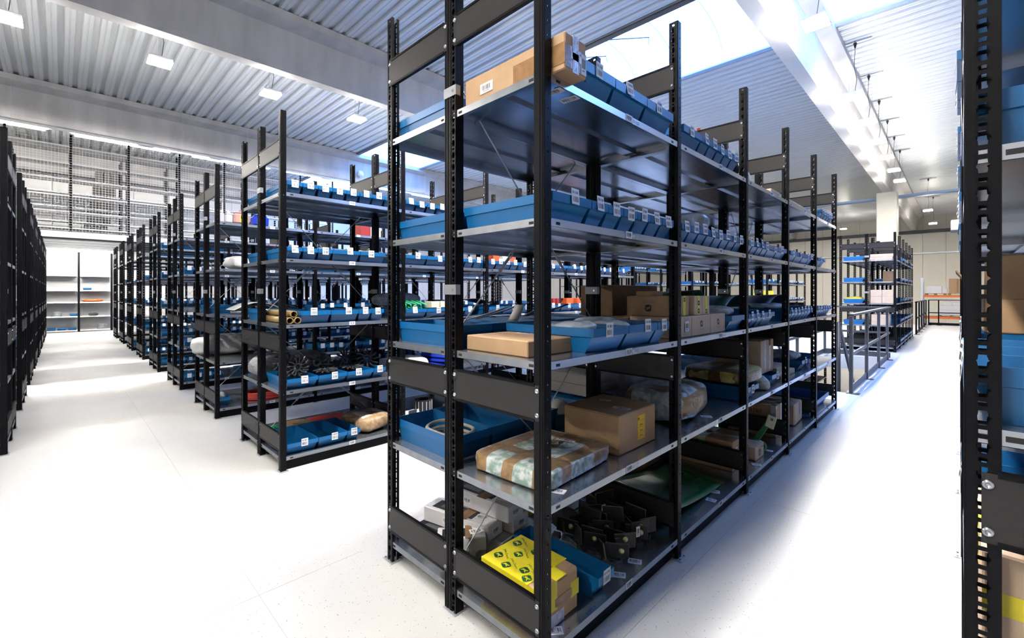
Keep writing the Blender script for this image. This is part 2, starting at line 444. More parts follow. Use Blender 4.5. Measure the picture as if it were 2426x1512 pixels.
struct(put('trim_2', MB().box(XW0, XW1, YW1 - .3, YW1 - .05, 5.25, 5.45, 'dark_grey_steel').mesh('trim_2')))

# ------------------------------------------------------------------ rack components (shared meshes)
PH = 2.71; LV = [0.105, 0.60, 1.10, 1.60, 2.10]; BAY = 1.025
def ring_cell(mb, P, u0, u1, v0, v1, hole, m):
    """rectangle with an 8-point hole; P maps (u, v) to 3D"""
    um, vm = (u0 + u1) / 2, (v0 + v1) / 2
    n = len(hole)
    if n == 8: outer = [(u0, v0), (um, v0), (u1, v0), (u1, vm), (u1, v1), (um, v1), (u0, v1), (u0, vm)]
    else: outer = [(u0, v0), (um, v0), (u1, v0), (u1, vm - .0045), (u1, vm), (u1, vm + .0045), (u1, v1), (um, v1), (u0, v1), (u0, vm + .0045), (u0, vm), (u0, vm - .0045)]
    vs = [P(*q) for q in outer] + [P(*q) for q in hole]
    mb.add(vs, [(i, (i + 1) % n, n + (i + 1) % n, n + i) for i in range(n)], m)
def star(uc, vc, a=.0058, b=.0128, sp=.0112):
    q = a * 1.12
    return [(uc - a, vc - b), (uc, vc - b), (uc + a, vc - b), (uc + q, vc - .0045), (uc + sp, vc), (uc + q, vc + .0045), (uc + a, vc + b), (uc, vc + b), (uc - a, vc + b), (uc - q, vc + .0045), (uc - sp, vc), (uc - q, vc - .0045)]
def rect8(uc, vc, a=.0058, b=.0042):
    return [(uc - a, vc - b), (uc, vc - b), (uc + a, vc - b), (uc + a, vc), (uc + a, vc + b), (uc, vc + b), (uc - a, vc + b), (uc - a, vc)]
def perforated(mb, P, u0, u1, uc, m, h=PH):
    n = int(h / .05)
    for i in range(n):
        v = i * .05
        ring_cell(mb, P, u0, u1, v, v + .034, star(uc, v + .017), m)
        ring_cell(mb, P, u0, u1, v + .034, v + .05, rect8(uc, v + .042), m)
    if h - n * .05 > .001:
        mb.quad(P(u0, n * .05), P(u1, n * .05), P(u1, h), P(u0, h), m)
def post_outer(plain=0, closed=False):
    mb = MB(); W = .02
    n = int(PH / .05)
    if closed:
        mb.quad((0, -W + .003, 0), (0, W - .003, 0), (0, W - .003, PH), (0, -W + .003, PH), 'black_steel')
    for i in range(0 if closed else n):
        v = i * .05; c = .0028
        o8 = [(-c, v + .025 - c), (0, v + .025 - c * 1.3), (c, v + .025 - c), (c * 1.3, v + .025), (c, v + .025 + c), (0, v + .025 + c * 1.3), (-c, v + .025 + c), (-c * 1.3, v + .025)]
        ring_cell(mb, lambda u, z: (0, u, z), -W + .003, W - .003, v, v + .05, o8, 'black_steel')
    mb.quad((0, -W + .003, n * .05), (0, W - .003, n * .05), (0, W - .003, PH), (0, -W + .003, PH), 'black_steel')
    for s in (-1, 1):
        mb.quad((0, s * (W - .003), 0), (-.003, s * W, 0), (-.003, s * W, PH), (0, s * (W - .003), PH), 'black_steel')
        if plain == s:
            [mb.box(a_, b_, min(s * W, s * (W + .0015 * c_)), max(s * W, s * (W + .0015 * c_)), 0, PH, 'black_steel') for a_, b_, c_ in ((-.043, -.003, -.6), (-.012, -.008, 1), (-.022, -.019, 1))]
        else: perforated(mb, lambda u, z, s=s: (u, s * W, z), -.043, -.003, -.024, 'black_steel')
        mb.box(-.047, -.043, min(s * W, s * (W - .012)), max(s * W, s * (W - .012)), 0, PH, 'black_steel')
        mb.box(-.0155, -.0115, s * W - .0012, s * W + .0012, 0, PH, 'black_steel')
    return mb.mesh('upright')
def post_mid():
    mb = MB(); W = .02
    for s in (-1, 1):
        perforated(mb, lambda u, z, s=s: (u, s * W, z), 0.004, .034, .020, 'black_steel')
        mb.box(-.034, -.004, min(s * W, s * (W - .001)), max(s * W, s * (W - .001)), 0, PH, 'black_steel'); mb.box(-.022, -.016, s * W - .002, s * W + .002, 0, PH, 'black_steel')
        mb.box(-.004, .004, s * W - .002, s * W + .002, 0, PH, 'black_steel')
    mb.box(.034, .037, -W, W, 0, PH, 'black_steel'); mb.box(-.037, -.034, -W, W, 0, PH, 'black_steel')
    for xx in (-.037, .033): mb.box(xx, xx + .004, -W - .002, -W + .003, 0, PH, 'black_steel')
    return mb.mesh('upright')
POST_O, POST_M, POST_P, POST_Q = post_outer(), post_mid(), post_outer(-1), post_outer(1, True)
POST_R = post_outer(-1, True)
def foot_plate():
    mb = MB(); mb.cbox(-.06, .025, -.032, .032, 0, .004, 'galv_dull', .001)
    for x, y in ((.012, -.022), (.012, .022), (-.048, -.022), (-.048, .022)): mb.tube([(x, y, .004), (x, y, .009)], .005, 'chrome', 6)
    return mb.mesh('foot_plate')
FOOT = foot_plate()
CLIP = MB().box(-.04, .04, -.0245, -.0225, 0, .042, 'clip_grey').box(-.041, -.039, -.0245, .0, 0, .042, 'clip_grey').box(.039, .041, -.0245, 0, 0, .042, 'clip_grey').tube([(.022, -.0245, .02), (.022, -.029, .02)], .006, 'chrome', 8).mesh('clip')
def panel_mesh(bolts):
    # local: x from 0 to -.47, plane y=0 faces -Y
    mb = MB(); L = .474; H = .124
    mb.box(-L, 0, -.0015, .0, 0, H, 'panel_steel')
    for z0, z1 in ((-.004, .006), (H - .006, H + .004)):
        mb.box(-L + .02, -.02, -.0035, .012, z0, z1, 'black_steel')
    if bolts:
        for x in (-.008, -L + .008):
            for z in (.02, H - .02): mb.tube([(x, -.0015, z), (x, -.0045, z)], .006, 'chrome', 8)
    return mb.mesh('side_panel')
PANEL, PANEL_NB = panel_mesh(True), panel_mesh(False)
BOLT = MB().lathe([(.009, 0), (.009, -.002), (.0065, -.005), (.0042, -.005), (.0035, -.002), (.0, -.002)], 'chrome', 12).mesh('bolt', True)
def shelf_mesh(depth, width):
    # local origin: front top edge start; x 0..-depth, y 0..width, top at z=0
    mb = MB(); m = 'galvanised'; H = .029
    mb.box(-depth, 0, 0, width, -.0012, 0, m)
    for x0, x1 in ((-.0012, 0), (-depth, -depth + .0012)): mb.box(x0, x1, 0, width, -H, -.0012, m)
    for y0, y1 in ((0, .0012), (width - .0012, width)): mb.box(-depth, 0, y0, y1, -H, -.0012, m)
    mb.box(-.022, 0, 0, width, -H, -H + .0012, m); mb.box(-depth, -depth + .022, 0, width, -H, -H + .0012, m)
    mb.box(-depth, 0, 0, .018, -H, -H + .0012, m); mb.box(-depth, 0, width - .018, width, -H, -H + .0012, m)
    mb.box(-depth / 2 - .03, -depth / 2 + .03, .02, width - .02, -.014, -.0012, m)
    for y in (.075, width - .075):
        for x, s in ((0, 1), (-depth, -1)): mb.box(min(x, x + s * .0004), max(x, x + s * .0004), y - .011, y + .011, -.02, -.010, 'hole')
    for x in (-.06, -depth + .06):
        for y, s in ((0, -1), (width, 1)): mb.box(x - .011, x + .011, min(y, y + s * .0004), max(y, y + s * .0004), -.02, -.010, 'hole')
    y = .10
    while y < width - .06:
        mb.box(-.018, -.014, y, y + .004, 0, .0003, 'hole'); y += .055
    return mb.mesh('shelf')
SH = {}
def shelf(depth, width):
    k = (round(depth, 3), round(width, 3))
    if k not in SH: SH[k] = shelf_mesh(*k)
    return SH[k]
def strip_mesh(seed):
    mb = MB(); me = sticker_mesh(.052, .03, seed)
    return me
def brace(mb, p, q, loop=True):
    mb.tube([p, q], .0032, 'galv_dull', 6)
    if loop:
        P, Q = Vector(p), Vector(q); d = (Q - P).normalized(); c = P + (Q - P) * .66
        e = Vector((1, 0, 0)); t = d
        nrm = t.cross(e)
        ring = [c + nrm * .011 * math.cos(a) + t * .017 * math.sin(a) for a in [2 * PI * i / 10 for i in range(11)]]
        mb.tube(ring, .0026, 'galv_dull', 5, cap=False)
        for s in (-1, 1): mb.tube([c + t * .017 + nrm * .006 * s, c + t * .11 + nrm * .006 * s], .0022, 'galv_dull', 5)
        mb.tube([c + t * .10 - nrm * .008, c + t * .10 + nrm * .008], .006, 'galv_dull', 6)

PL = {}
def plinth(L):
    k = round(L, 3)
    if k not in PL: PL[k] = MB().box(0, .002, 0, k, .002, .074, 'black_steel').mesh('plinth')
    return PL[k]
RACKS = {}
def build_rack(name, X0, Y0, nb, label, detail=1, direction=1, stick=False, braces=(0,), levels=LV, group=None, halves=(0, 1)):
    """double-sided rack: outer face at X0, running along +Y (direction 1) or -Y (-1)"""
    root = empty('shelving_rack', (X0, Y0, 0)); tag(root, label, 'rack', group)
    for k in range(nb + 1):
        y = direction * (.02 + BAY * k)
        if k == nb and direction > 0: pass
        ps = [put('upright', POST_P if k == 0 and direction > 0 else POST_Q if direction < 0 else POST_O, root, (0, y, 0)), put('upright', POST_M, root, (-.52, y, 0)), put('upright', POST_R if direction < 0 else POST_O, root, (-1.04, y, 0), (0, 0, PI))]
        if detail:
            for p in ps: put('foot_plate', FOOT, p, (0.02 if p is ps[1] else 0, 0, 0))
        if detail or k == 0:
            for z in (1.333, 2.165): put('clip', CLIP, ps[1], (0, 0, z))
        for hx in halves:
            for z in (.155, .897, 2.370):
                pn = put('side_panel', PANEL_NB if detail > 1 and k == 0 else PANEL, root, (-.022 - hx * .522, y - .0205 if direction > 0 else y + .0205, z), (0, 0, 0))
                if direction < 0: pn.rotation_euler = (0, 0, PI); pn.location.x = -.022 - hx * .522 - .474
                if detail > 1 and k == 0:
                    for bx in (-.008, -.466):
                        for bz in (.02, .104): put('bolt', BOLT, pn, (bx, -.0015, bz), (-PI / 2, 0, 0))
    for b in range(nb):
        for li, z in enumerate(levels):
            for hx in halves:
                if direction > 0: ys = .003 if b == 0 else .02 + BAY * b + .001; ye = .02 + BAY * (b + 1) - .001
                else: ye = -.003 if b == 0 else -.02 - BAY * b - .001; ys = -.02 - BAY * (b + 1) + .001
                sx = -.0025 if hx == 0 else -.5205; dp = .5165 if hx == 0 else .517
                s = put('shelf', shelf(dp, ye - ys), root, (sx, ys, z))
                if stick and hx == 0:
                    put('barcode_sticker', sticker_mesh(.052, .03, li), s, (.0006, .555, -.0125), FACE_X)
                    if detail > 1: put('load_marking', text_mesh('80 KG', .020, 'paper'), s, (.0008, .612, -.0150), FACE_X)
    for b in range(nb):
        ya = direction * (.04 + BAY * b); yb = direction * (.02 + BAY * (b + 1) - .02)
        for xx in (-.03, -1.012): put('plinth', plinth(abs(yb - ya)), root, (xx, min(ya, yb), 0))
    for b in braces:
        if b < nb:
            y0 = direction * (.05 + BAY * b); y1 = direction * (.02 + BAY * (b + 1) - .03)
            for z0, z1 in ((1.17, 2.2), (.16, 1.07)):
                for p, q in (((-.50, y0, z1), (-.50, y1, z0)), ((-.54, y1, z1), (-.54, y0, z0))):
                    m2 = MB(); brace(m2, p, q, detail > 0); put('brace_rod', m2.mesh('brace_rod'), root)
    RACKS[name] = (X0, Y0)
    return root

build_rack('near', -1.0, 1.16, 5, 'nearest black shelving rack with its corner post in the middle of the picture', 2, stick=True, braces=(0, 3))
ROWX = {2: -3.587, 3: -5.587, 4: -7.59, 5: -9.595, 6: -11.58, 7: -13.58, 8: -15.58, 9: -17.58}
for r, xx in ROWX.items():
    build_rack('row%d' % r, xx, 1.16, 5, '%s black shelving rack along the main aisle, counted away from the camera' % ORD[r - 1], 1 if r < 5 else 0, stick=r <= 4, braces=(0, 2) if r < 6 else (0,))
for i, xx in enumerate((-5.587, -7.585, -9.58, -11.54, -13.54, -15.54, -17.5, -19.4)):
    build_rack('left%d' % i, xx, -.31, 3, '%s rack end in the dark file left of the main aisle' % ORD[i], 1 if i < 2 else 0, direction=-1, braces=())
build_rack('right', 1.046, 1.16, 5, 'shelving rack at the right edge with large star-slotted post', 2, stick=False, braces=())
build_rack('far1', -1.0, 13.2, 5, 'shelving rack beyond the stair railing, beside the pale column', 1, stick=False, braces=(0,))
for i, xx in enumerate((-3.587, -5.587, -7.59, -9.595)):
    build_rack('far%d' % (i + 2), xx, 13.2, 4, '%s shelving rack in the rear block behind the stair opening' % ORD[i + 1], 0, braces=())

# ------------------------------------------------------------------ storage bins
BIN = {}
def bin_geo(wd, dp, h):
    """front lip at x=0, body towards -x, y 0..wd; tapered, open top"""
    def rect(x0, x1, y0, y1, z): return [(x0, y0, z), (x1, y0, z), (x1, y1, z), (x0, y1, z)]
    t = .0035; zb = h * .64
    R = [rect(-dp + .012, -.050, .013, wd - .013, 0), rect(-dp + .006, -.014, .007, wd - .007, zb), rect(-dp + .002, 0, .002, wd - .002, zb + .002), rect(-dp, 0, .001, wd - .001, h),
         rect(-dp + t, -t, t, wd - t, h), rect(-dp + t + .004, -.016, .0095, wd - .0095, zb), rect(-dp + .016, -.052, .017, wd - .017, .004)]
    vs = [p for r in R for p in r]; fs = [(3, 2, 1, 0)]
    for i in range(len(R) - 1):
        for k in range(4): fs.append((4 * i + k, 4 * i + (k + 1) % 4, 4 * i + 4 + (k + 1) % 4, 4 * i + 4 + k))
    o = 4 * (len(R) - 1); fs.append((o, o + 1, o + 2, o + 3))
    return vs, fs
def bin_mesh(wd, dp, h, m='blue_plastic'):
    k = (round(wd, 3), round(dp, 3), round(h, 3), m)
    if k not in BIN:
        mb = MB(); mb.add(*bin_geo(*k[:3]), m); BIN[k] = mb.mesh('storage_bin')
    return BIN[k]
def card_mesh(seed):
    mb = MB(); rnd = random.Random(seed); wd, ht = .050, .058
    mb.box(-wd / 2, wd / 2, -ht / 2, ht / 2, 0, .0008, 'paper')
    for z0, z1 in ((-.020, .0), (.010, .020)):
        x = -.019
        while x < .018:
            b = rnd.choice((.0012, .002, .003)); mb.box(x, x + b, z0, z1, .0008, .0011, 'ink'); x += b + rnd.choice((.0016, .0026, .004))
    return mb.mesh('barcode_card')
CARDS = [card_mesh(i) for i in range(6)]
RNAME = {'near': 'nearest rack', 'row2': 'second rack', 'row3': 'third rack', 'row4': 'fourth rack', 'right': 'right-edge rack', 'far1': 'rack beyond the railing'}
SHELFN = {0: 'bottom', 1: 'second-lowest', 2: 'middle', 3: 'second-highest', 4: 'top'}
BINCOUNT = {}; NBINS = 0
STUFF = MB()
def put_bin(rack, half, lvl, bay, y0, wd, h=.096, dp=.485, m='blue_plastic', card=True, proud=.0, z=None):
    global NBINS
    X0, Y0 = RACKS[rack]; zz = (LV[lvl] if z is None else z) + .0005
    xf = X0 + proud if half == 0 else X0 - 1.04 - proud
    if proud < 0: dp += proud
    key = (rack, half, lvl, bay); n = BINCOUNT.get(key, 0); BINCOUNT[key] = n + 1
    NBINS += 1
    size = 'wide' if wd > .16 else 'narrow'
    loc = (xf, y0, zz) if half == 0 else (xf, y0 + wd, zz)
    o = put('storage_bin', bin_mesh(wd, dp, h, m), None, loc, (0, 0, 0 if half == 0 else PI))
    tag(o, '%s blue bin, %s %s, %s shelf, %s bay, %s of the %s' % (size, ORD[n], 'along', SHELFN[lvl], ORD[bay], 'front' if half == 0 else 'rear', RNAME[rack]), 'bin',
        'blue bins in the %s' % RNAME[rack])
    if card:
        cy = wd * (.5 if wd < .16 else random.choice((.42, .55, .62)))
        put('barcode_card', random.choice(CARDS), o, (.0022, cy, h - .012 + random.uniform(-.006, .01)), (PI / 2 - random.uniform(-.03, .16), 0, PI / 2 + random.uniform(-.08, .08)))
    return o
def stuff_bin(x, y0, z, wd, h=.096, dp=.485):
    vs, fs = bin_geo(wd, dp, h)
    STUFF.add([(x + a, y0 + b, z + c) for a, b, c in vs], fs, 'blue_plastic')
    cy = y0 + wd * .5
    STUFF.box(x + .001, x + .002, cy - .025, cy + .025, z + h - .04, z + h + .018, 'paper')
NW, WW = .1165, .236
def run(rack, half, lvl, bay, y0, pattern, **kw):
    y = y0; rs = []
    for c in pattern:
        wd = {'n': NW, 'w': WW, 'm': .183, 'l': .262}.get(c)
        if wd is None: y += float({'_': .1165, '.': .03}[c]); continue
        rs.append(put_bin(rack, half, lvl, bay, y, wd - .002, **kw)); y += wd
    return rs
def by(b): return 1.18 + BAY * b       # bay start

# nearest rack, front side
run('near', 0, 4, 0, 1.335, 'lll', h=.115, proud=.008)
run('near', 0, 4, 1, 2.245, 'wnnnnn', h=.105, proud=.004)
run('near', 0, 4, 4, 5.50, 'nnnnn')
run('near', 0, 3, 0, 1.204, 'wnnnnnn'); run('near', 0, 3, 1, 2.232, 'nnnnnnnn'); run('near', 0, 3, 2, 3.26, 'nnnnww')
run('near', 0, 3, 3, 4.31, 'wwwn'); run('near', 0, 3, 4, 5.34, 'wn')
run('near', 0, 2, 0, 1.452, 'lln', h=.10); run('near', 0, 2, 1, 2.94, 'w', card=False); run('near', 0, 2, 2, 3.27, 'nnnww'[:4]); run('near', 0, 2, 3, 4.30, 'nnnnnnn'); run('near', 0, 2, 4, 5.33, 'nnnnnn')
run('near', 0, 1, 2, 3.27, 'w', proud=-.01); run('near', 0, 1, 2, 3.90, 'w', proud=-.03); run('near', 0, 1, 3, 4.93, 'w', proud=-.05); run('near', 0, 1, 4, 5.42, 'w', proud=-.08)
run('near', 0, 0, 0, 1.502, 'n', h=.10, proud=-.012)
# nearest rack, rear side
run('near', 1, 4, 0, 1.204, 'ww', h=.10); run('near', 1, 4, 1, 2.24, 'wwnn'); run('near', 1, 3, 0, 1.204, 'wnnnn'); run('near', 1, 3, 1, 2.24, 'nnnnww')
run('near', 1, 2, 0, 1.204, 'wnnnnnn', card=False); run('near', 1, 2, 1, 2.24, 'nn', card=False); run('near', 1, 2, 2, 3.27, 'wwnn', card=False)
run('near', 1, 1, 0, 1.204, 'wwww', h=.105, dp=.475); run('near', 1, 1, 1, 2.24, 'w')
run('near', 1, 1, 3, 4.30, 'wwn'); run('near', 1, 0, 2, 3.3, 'wwn')
# second rack
for b in range(5):
    y = by(b) + .024
    run('row2', 0, 4, b, y, ['nnnnnnnn', 'nnnnnnnn', 'nnnnwnn', 'nnnn', 'wwnn'][b], h=.09)
    run('row2', 0, 3, b, y, ['nnnww', 'wwnnnn', 'nnnnwnn', 'nwwnn', 'nnwnw'][b], h=.09)
    if b: run('row2', 0, 2, b, y, ['', 'wwnnn', 'wwwn', 'nnwwn', 'wnnw'][b], h=.09)
run('row2', 0, 2, 0, 1.305, 'wwnn', h=.10); run('row2', 0, 1, 0, 1.204, 'wwwn', h=.085); run('row2', 0, 0, 0, 1.204, 'wwn', h=.09)
run('row2', 1, 4, 0, 1.204, 'wn', h=.09, card=False); run('row2', 1, 3, 0, 1.204, 'w', h=.09, card=False); run('row2', 1, 2, 0, 1.204, 'w', card=False)
# third rack, first bay
run('row3', 1, 2, 0, 1.204, 'w', card=False); run('row3', 0, 0, 0, 1.204, 'n', card=False, proud=-.08)
# right-edge rack: bins facing the aisle on its left
run('right', 1, 3, 0, 1.204, 'ww', h=.11); run('right', 1, 2, 0, 1.204, 'www', h=.105); run('right', 1, 0, 0, 1.204, 'ww', h=.12); run('right', 1, 1, 1, 2.25, 'ww')
run('right', 1, 4, 0, 1.204, 'ww', h=.11)
for b in (1, 2, 3):
    run('right', 1, 4, b, by(b) + .03, 'wwnn', proud=.012); run('right', 1, 3, b, by(b) + .03, 'wnnw', proud=.006)
run('right', 1, 2, 1, 2.24, 'wwww', h=.10)
# all the smaller bins farther away
rnd = random.Random(3)
def fill(x0, ystart, nb, levels, hp=.85):
    for b in range(nb):
        for z in levels:
            if rnd.random() > hp: continue
            y = ystart + .02 + BAY * b + .03
            while y < ystart + .02 + BAY * (b + 1) - .13:
                wd = rnd.choice((NW, NW, NW, WW)); q = rnd.random()
                if y + wd > ystart + BAY * (b + 1): break
                if q < .88: stuff_bin(x0, y, z + .0005, wd - .002, rnd.choice((.09, .096)))
                y += wd
fill(-5.587, 2.185, 4, (.6, 1.1, 1.6)); fill(-5.587, 3.21, 3, (2.1,)); fill(-7.59, 1.16, 5, LV[:4]); fill(-9.595, 1.16, 5, LV); fill(-11.58, 1.16, 5, LV); fill(-13.58, 1.16, 4, LV[:4]); fill(-15.58, 1.16, 4, LV[:4])
for xx in (-3.587, -5.587, -7.59): fill(xx, 13.2, 4, LV)
fill(-1.0, 14.225, 4, LV, .8)
for xx in (-5.587, -7.585, -9.58): fill(xx, -.33 - 3 * BAY - .02, 3, LV[1:], .7)
tag(put('distant_bins', STUFF.mesh('distant_bins')), 'blue bins filling the distant racks', 'bins', None, 'stuff')

# ------------------------------------------------------------------ item builders
def carton(label, x0, x1, y0, y1, z0, z1, m='card', rot=0, cat='box', name='carton', c=.004, seam=None, group=None):
    cx, cy = (x0 + x1) / 2, (y0 + y1) / 2; hx, hy, h = (x1 - x0) / 2, (y1 - y0) / 2, z1 - z0
    mb = MB(); mb.cbox(-hx, hx, -hy, hy, 0, h, m, c)
    o = put(name, mb.mesh(name), None, (cx, cy, z0 + .0005), (0, 0, rot)); tag(o, label, cat, group)
    if seam == 'x': put('flap_seam', MB().box(-hx + .002, hx - .002, -.0012, .0012, h, h + .0006, 'card_dark').mesh('flap_seam'), o)
    if seam == 'y': put('flap_seam', MB().box(-.0012, .0012, -hy + .002, hy - .002, h, h + .0006, 'card_dark').mesh('flap_seam'), o)
    return o, hx, hy, h
def strap(o, hx, hy, h, axis, pos, wd, m, drop=.06, name='tape'):
    """tape over the top and down both sides"""
    mb = MB(); t = .0009
    if axis == 'x':
        mb.box(-hx - t, hx + t, pos - wd / 2, pos + wd / 2, h, h + t, m)
        for s in (-1, 1): mb.box(min(s * hx, s * (hx + t)), max(s * hx, s * (hx + t)), pos - wd / 2, pos + wd / 2, h - drop, h, m)
    else:
        mb.box(pos - wd / 2, pos + wd / 2, -hy - t, hy + t, h, h + t, m)
        for s in (-1, 1): mb.box(pos - wd / 2, pos + wd / 2, min(s * hy, s * (hy + t)), max(s * hy, s * (hy + t)), h - drop, h, m)
    return put(name, mb.mesh(name), o)
def side(o, face, hx, hy, u, v, me, name, roll=0, lift=.0012):
    """flat print on a side: face '+x', '-y' or 'top'"""
    if face == '+x': return put(name, me, o, (hx + lift, u, v), (Matrix.Rotation(PI / 2, 3, 'Z') @ Matrix.Rotation(PI / 2, 3, 'X') @ Matrix.Rotation(roll, 3, 'Z')).to_euler())
    if face == '-y': return put(name, me, o, (u, -hy - lift, v), (Matrix.Rotation(PI / 2, 3, 'X') @ Matrix.Rotation(roll, 3, 'Z')).to_euler())
    return put(name, me, o, (u, v, hy + lift), (0, 0, roll))
def lump(label, size, loc, m, rot=0, seed=0, amp=.012, e=.45, name='wrapped_parcel', cat='parcel', nu=34, nv=18, freq=9, group=None, taper=0):
    sx, sy, sz = [s / 2 for s in size]; vs = []; fs = []
    sg = lambda v, p: math.copysign(abs(v) ** p, v)
    for j in range(nv + 1):
        ph = -PI / 2 + PI * j / nv
        for i in range(nu):
            th = 2 * PI * i / nu
            x = sx * sg(math.cos(ph), e) * sg(math.cos(th), e); y = sy * sg(math.cos(ph), e) * sg(math.sin(th), e); z = sz * sg(math.sin(ph), e)
            if taper: y *= 1 - taper * x / sx
            p = Vector((x, y, z)); d = p.normalized()
            q = noise.noise(p * freq + Vector((seed * 7.1, seed * 3.3, 0))) + .5 * noise.noise(p * freq * 2.3 + Vector((0, 0, seed)))
            p += d * amp * q
            p.z = max(p.z, -sz + .0)
            vs.append((p.x, p.y, p.z + sz))
    for j in range(nv):
        for i in range(nu): fs.append((j * nu + i, j * nu + (i + 1) % nu, (j + 1) * nu + (i + 1) % nu, (j + 1) * nu + i))
    mb = MB(); mb.add(vs, fs, m)
    o = put(name, mb.mesh(name, True), None, loc, (0, 0, rot)); tag(o, label, cat, group)
    return o
def fold_sheet(label, pts_fn, nu, nv, m, name, cat, loc=(0, 0, 0), rot=0, thick=.004, group=None):
    """a bent sheet with thickness: pts_fn(u,v)->(x,y,z)"""
    vs = []; fs = []; N = (nu + 1) * (nv + 1)
    for s in (0, 1):
        for j in range(nv + 1):
            for i in range(nu + 1):
                x, y, z = pts_fn(i / nu, j / nv); vs.append((x, y, z + s * thick))
    W = nu + 1
    for s in (0, 1):
        for j in range(nv):
            for i in range(nu):
                a = s * N + j * W + i; q = (a, a + 1, a + W + 1, a + W); fs.append(q if s else q[::-1])
    edge = [i for i in range(nu + 1)] + [j * W + nu for j in range(1, nv + 1)] + [nv * W + i for i in range(nu - 1, -1, -1)] + [j * W for j in range(nv - 1, 0, -1)]
    for k in range(len(edge)):
        a, b = edge[k], edge[(k + 1) % len(edge)]; fs.append((a, b, b + N, a + N))
    mb = MB(); mb.add(vs, fs, m); o = put(name, mb.mesh(name, True), None, loc, (0, 0, rot)); tag(o, label, cat, group)
    return o
def card_flat(x, y, z, wd, ht, rot, parent, seed=1):
    return put('barcode_sticker', sticker_mesh(wd, ht, seed), parent, (x, y, z), (0, 0, rot))

# ------------------------------------------------------------------ lamps
LB = MB().cbox(-.15, .15, -.16, .16, .0, .055, 'lamp_white', .012); LB.box(-.11, .11, -.05, .05, .055, .075, 'lamp_white'); LBM = LB.mesh('housing')
LG = MB().cbox(-.153, .153, -.163, .163, -.022, -.001, 'lamp_glow', .006).mesh('diffuser')
def lamp(x, y, z, label, cable=True):
    root = empty('pendant_lamp', (x, y, z)); tag(root, label, 'lamp', 'ceiling pendant lamps')
    put('housing', LBM, root); put('diffuser', LG, root)
    H = DECK - z
    for s in (-1, 1): put('suspension_wire', MB().tube([(s * .10, 0, .07), (s * .04, 0, H)], .0022, 'galv_dull', 5).mesh('suspension_wire'), root)
    if cable:
        put('cable', MB().tube([(0, .02, .07), (.03, .05, .35), (-.01, .02, H * .55), (.01, 0, H - .12)], .005, 'ink', 5).mesh('cable'), root)
        put('plug', MB().lathe([(0, -.14), (.012, -.13), (.03, -.05), (.034, 0)], 'ink', 8, (.01, 0, H)).mesh('plug'), root)
        put('mounting_rail', MB().box(-.28, .28, -.03, .03, H - .03, H - .005, 'galv_dull').mesh('mounting_rail'), root)
    return root
ys = [-5.6, -3.7, -1.8, .1, 2.05, 4.0, 5.95, 7.86, 11.33, 13.25, 15.18, 17.1, 19.05, 21.0]
for i, y in enumerate(ys):
    o = lamp(-1.50, y, 5.32, 'pendant lamp beside the white girder, %s along its row' % (ORD + ['thirteenth', 'fourteenth', 'fifteenth', 'sixteenth'])[i])
for i, y in enumerate((27.1, 32.4)): lamp(-.98, y, 5.0, '%s small pendant lamp near the far wall' % ORD[i])
for i, y in enumerate((-5.86, -4.1, -2.33, -.55, 1.2, 2.94, 4.74, 6.53, 11.5, 13.5, 15.5)):
    lamp(-9.68, y, 5.28, 'pendant lamp under the ribbed ceiling between the grey girders, %s along' % ORD[i])
for i, (x_, y) in enumerate(((-9.7, 19.0), (-9.7, 26.6), (-9.7, 33.0), (-16.5, 27.0), (-5.2, 35.0), (3.6, 33.0))): lamp(x_, y, 5.4, 'added fill lamp over the far end of the hall, %s counted from the girder' % ORD[i], False)  # lamps added only to brighten the far wall
# continuous line luminaire under the third girder
root = empty('line_luminaire', (-15.3, 0, 5.23)); tag(root, 'long glowing line light hung along the third girder', 'lamp')
put('trunking', MB().cbox(-.045, .045, -8, 12, 0, .06, 'lamp_white', .006).mesh('trunking'), root)
for i, y in enumerate([-7.2 + 1.6 * k for k in range(12)]):
    put('tube', MB().box(-.03, .03, y - .6, y + .6, -.012, 0, 'line_glow').mesh('tube'), root)
    put('suspension_wire', MB().tube([(0, y, .06), (0, y, DECK - 5.24)], .003, 'galv_dull', 5).mesh('suspension_wire'), root)

# ------------------------------------------------------------------ contents of the nearest rack
S1, S2, S3, S4, S5 = LV
# top shelf
o, hx, hy, h = carton('long brown carton overhanging the top shelf at the corner post', -1.475, -.945, 1.203, 1.325, S5, S5 + .128, 'card')
put('tape', MB().box(.02, hx + .001, -hy - .0012, -hy, .02, h * .72, 'tape_brown').box(hx, hx + .0012, -hy, hy, .01, h * .68, 'tape_brown').mesh('tape'), o)
put('tape_end', MB().box(hx + .001, hx + .002, -.02, .015, .0, h, 'tape_clear').box(hx + .001, hx + .002, -.03, .03, .045, .07, 'tape_clear').mesh('tape_end'), o)
side(o, '-y', hx, hy, -.13, .062, sticker_mesh(.075, .04, 3), 'shipping_label')
side(o, '+x', hx, hy, .043, .045, sticker_mesh(.028, .07, 5), 'shipping_label', lift=.002)
put('flap_line', MB().box(-hx, hx, -hy - .0006, -hy, .018, .0195, 'card_dark').mesh('flap_line'), o)
m2 = MB()
for i in range(3): m2.tube([(-1.02 - i * .02, 1.42 + i * .02, S5 + .05), (-1.03, 1.41 + i * .03, S5 + .125), (-1.04 - .01 * i, 1.43 + i * .018, S5 + .15), (-1.03, 1.45 + i * .02, S5 + .12)], .007, 'royal_blue' if 0 else 'rubber', 6)
tag(put('bracket_part', m2.mesh('bracket_part', True)), 'dark metal clips poking out of the first top-shelf bin', 'part')
lump('crumpled dark and white cloth bundle at the end of the top-shelf bins', (.34, .20, .16), (-1.22, 3.40, S5 + .001), 'white_bag', 0, 3, .03, .7, 'cloth_bundle', 'bundle')
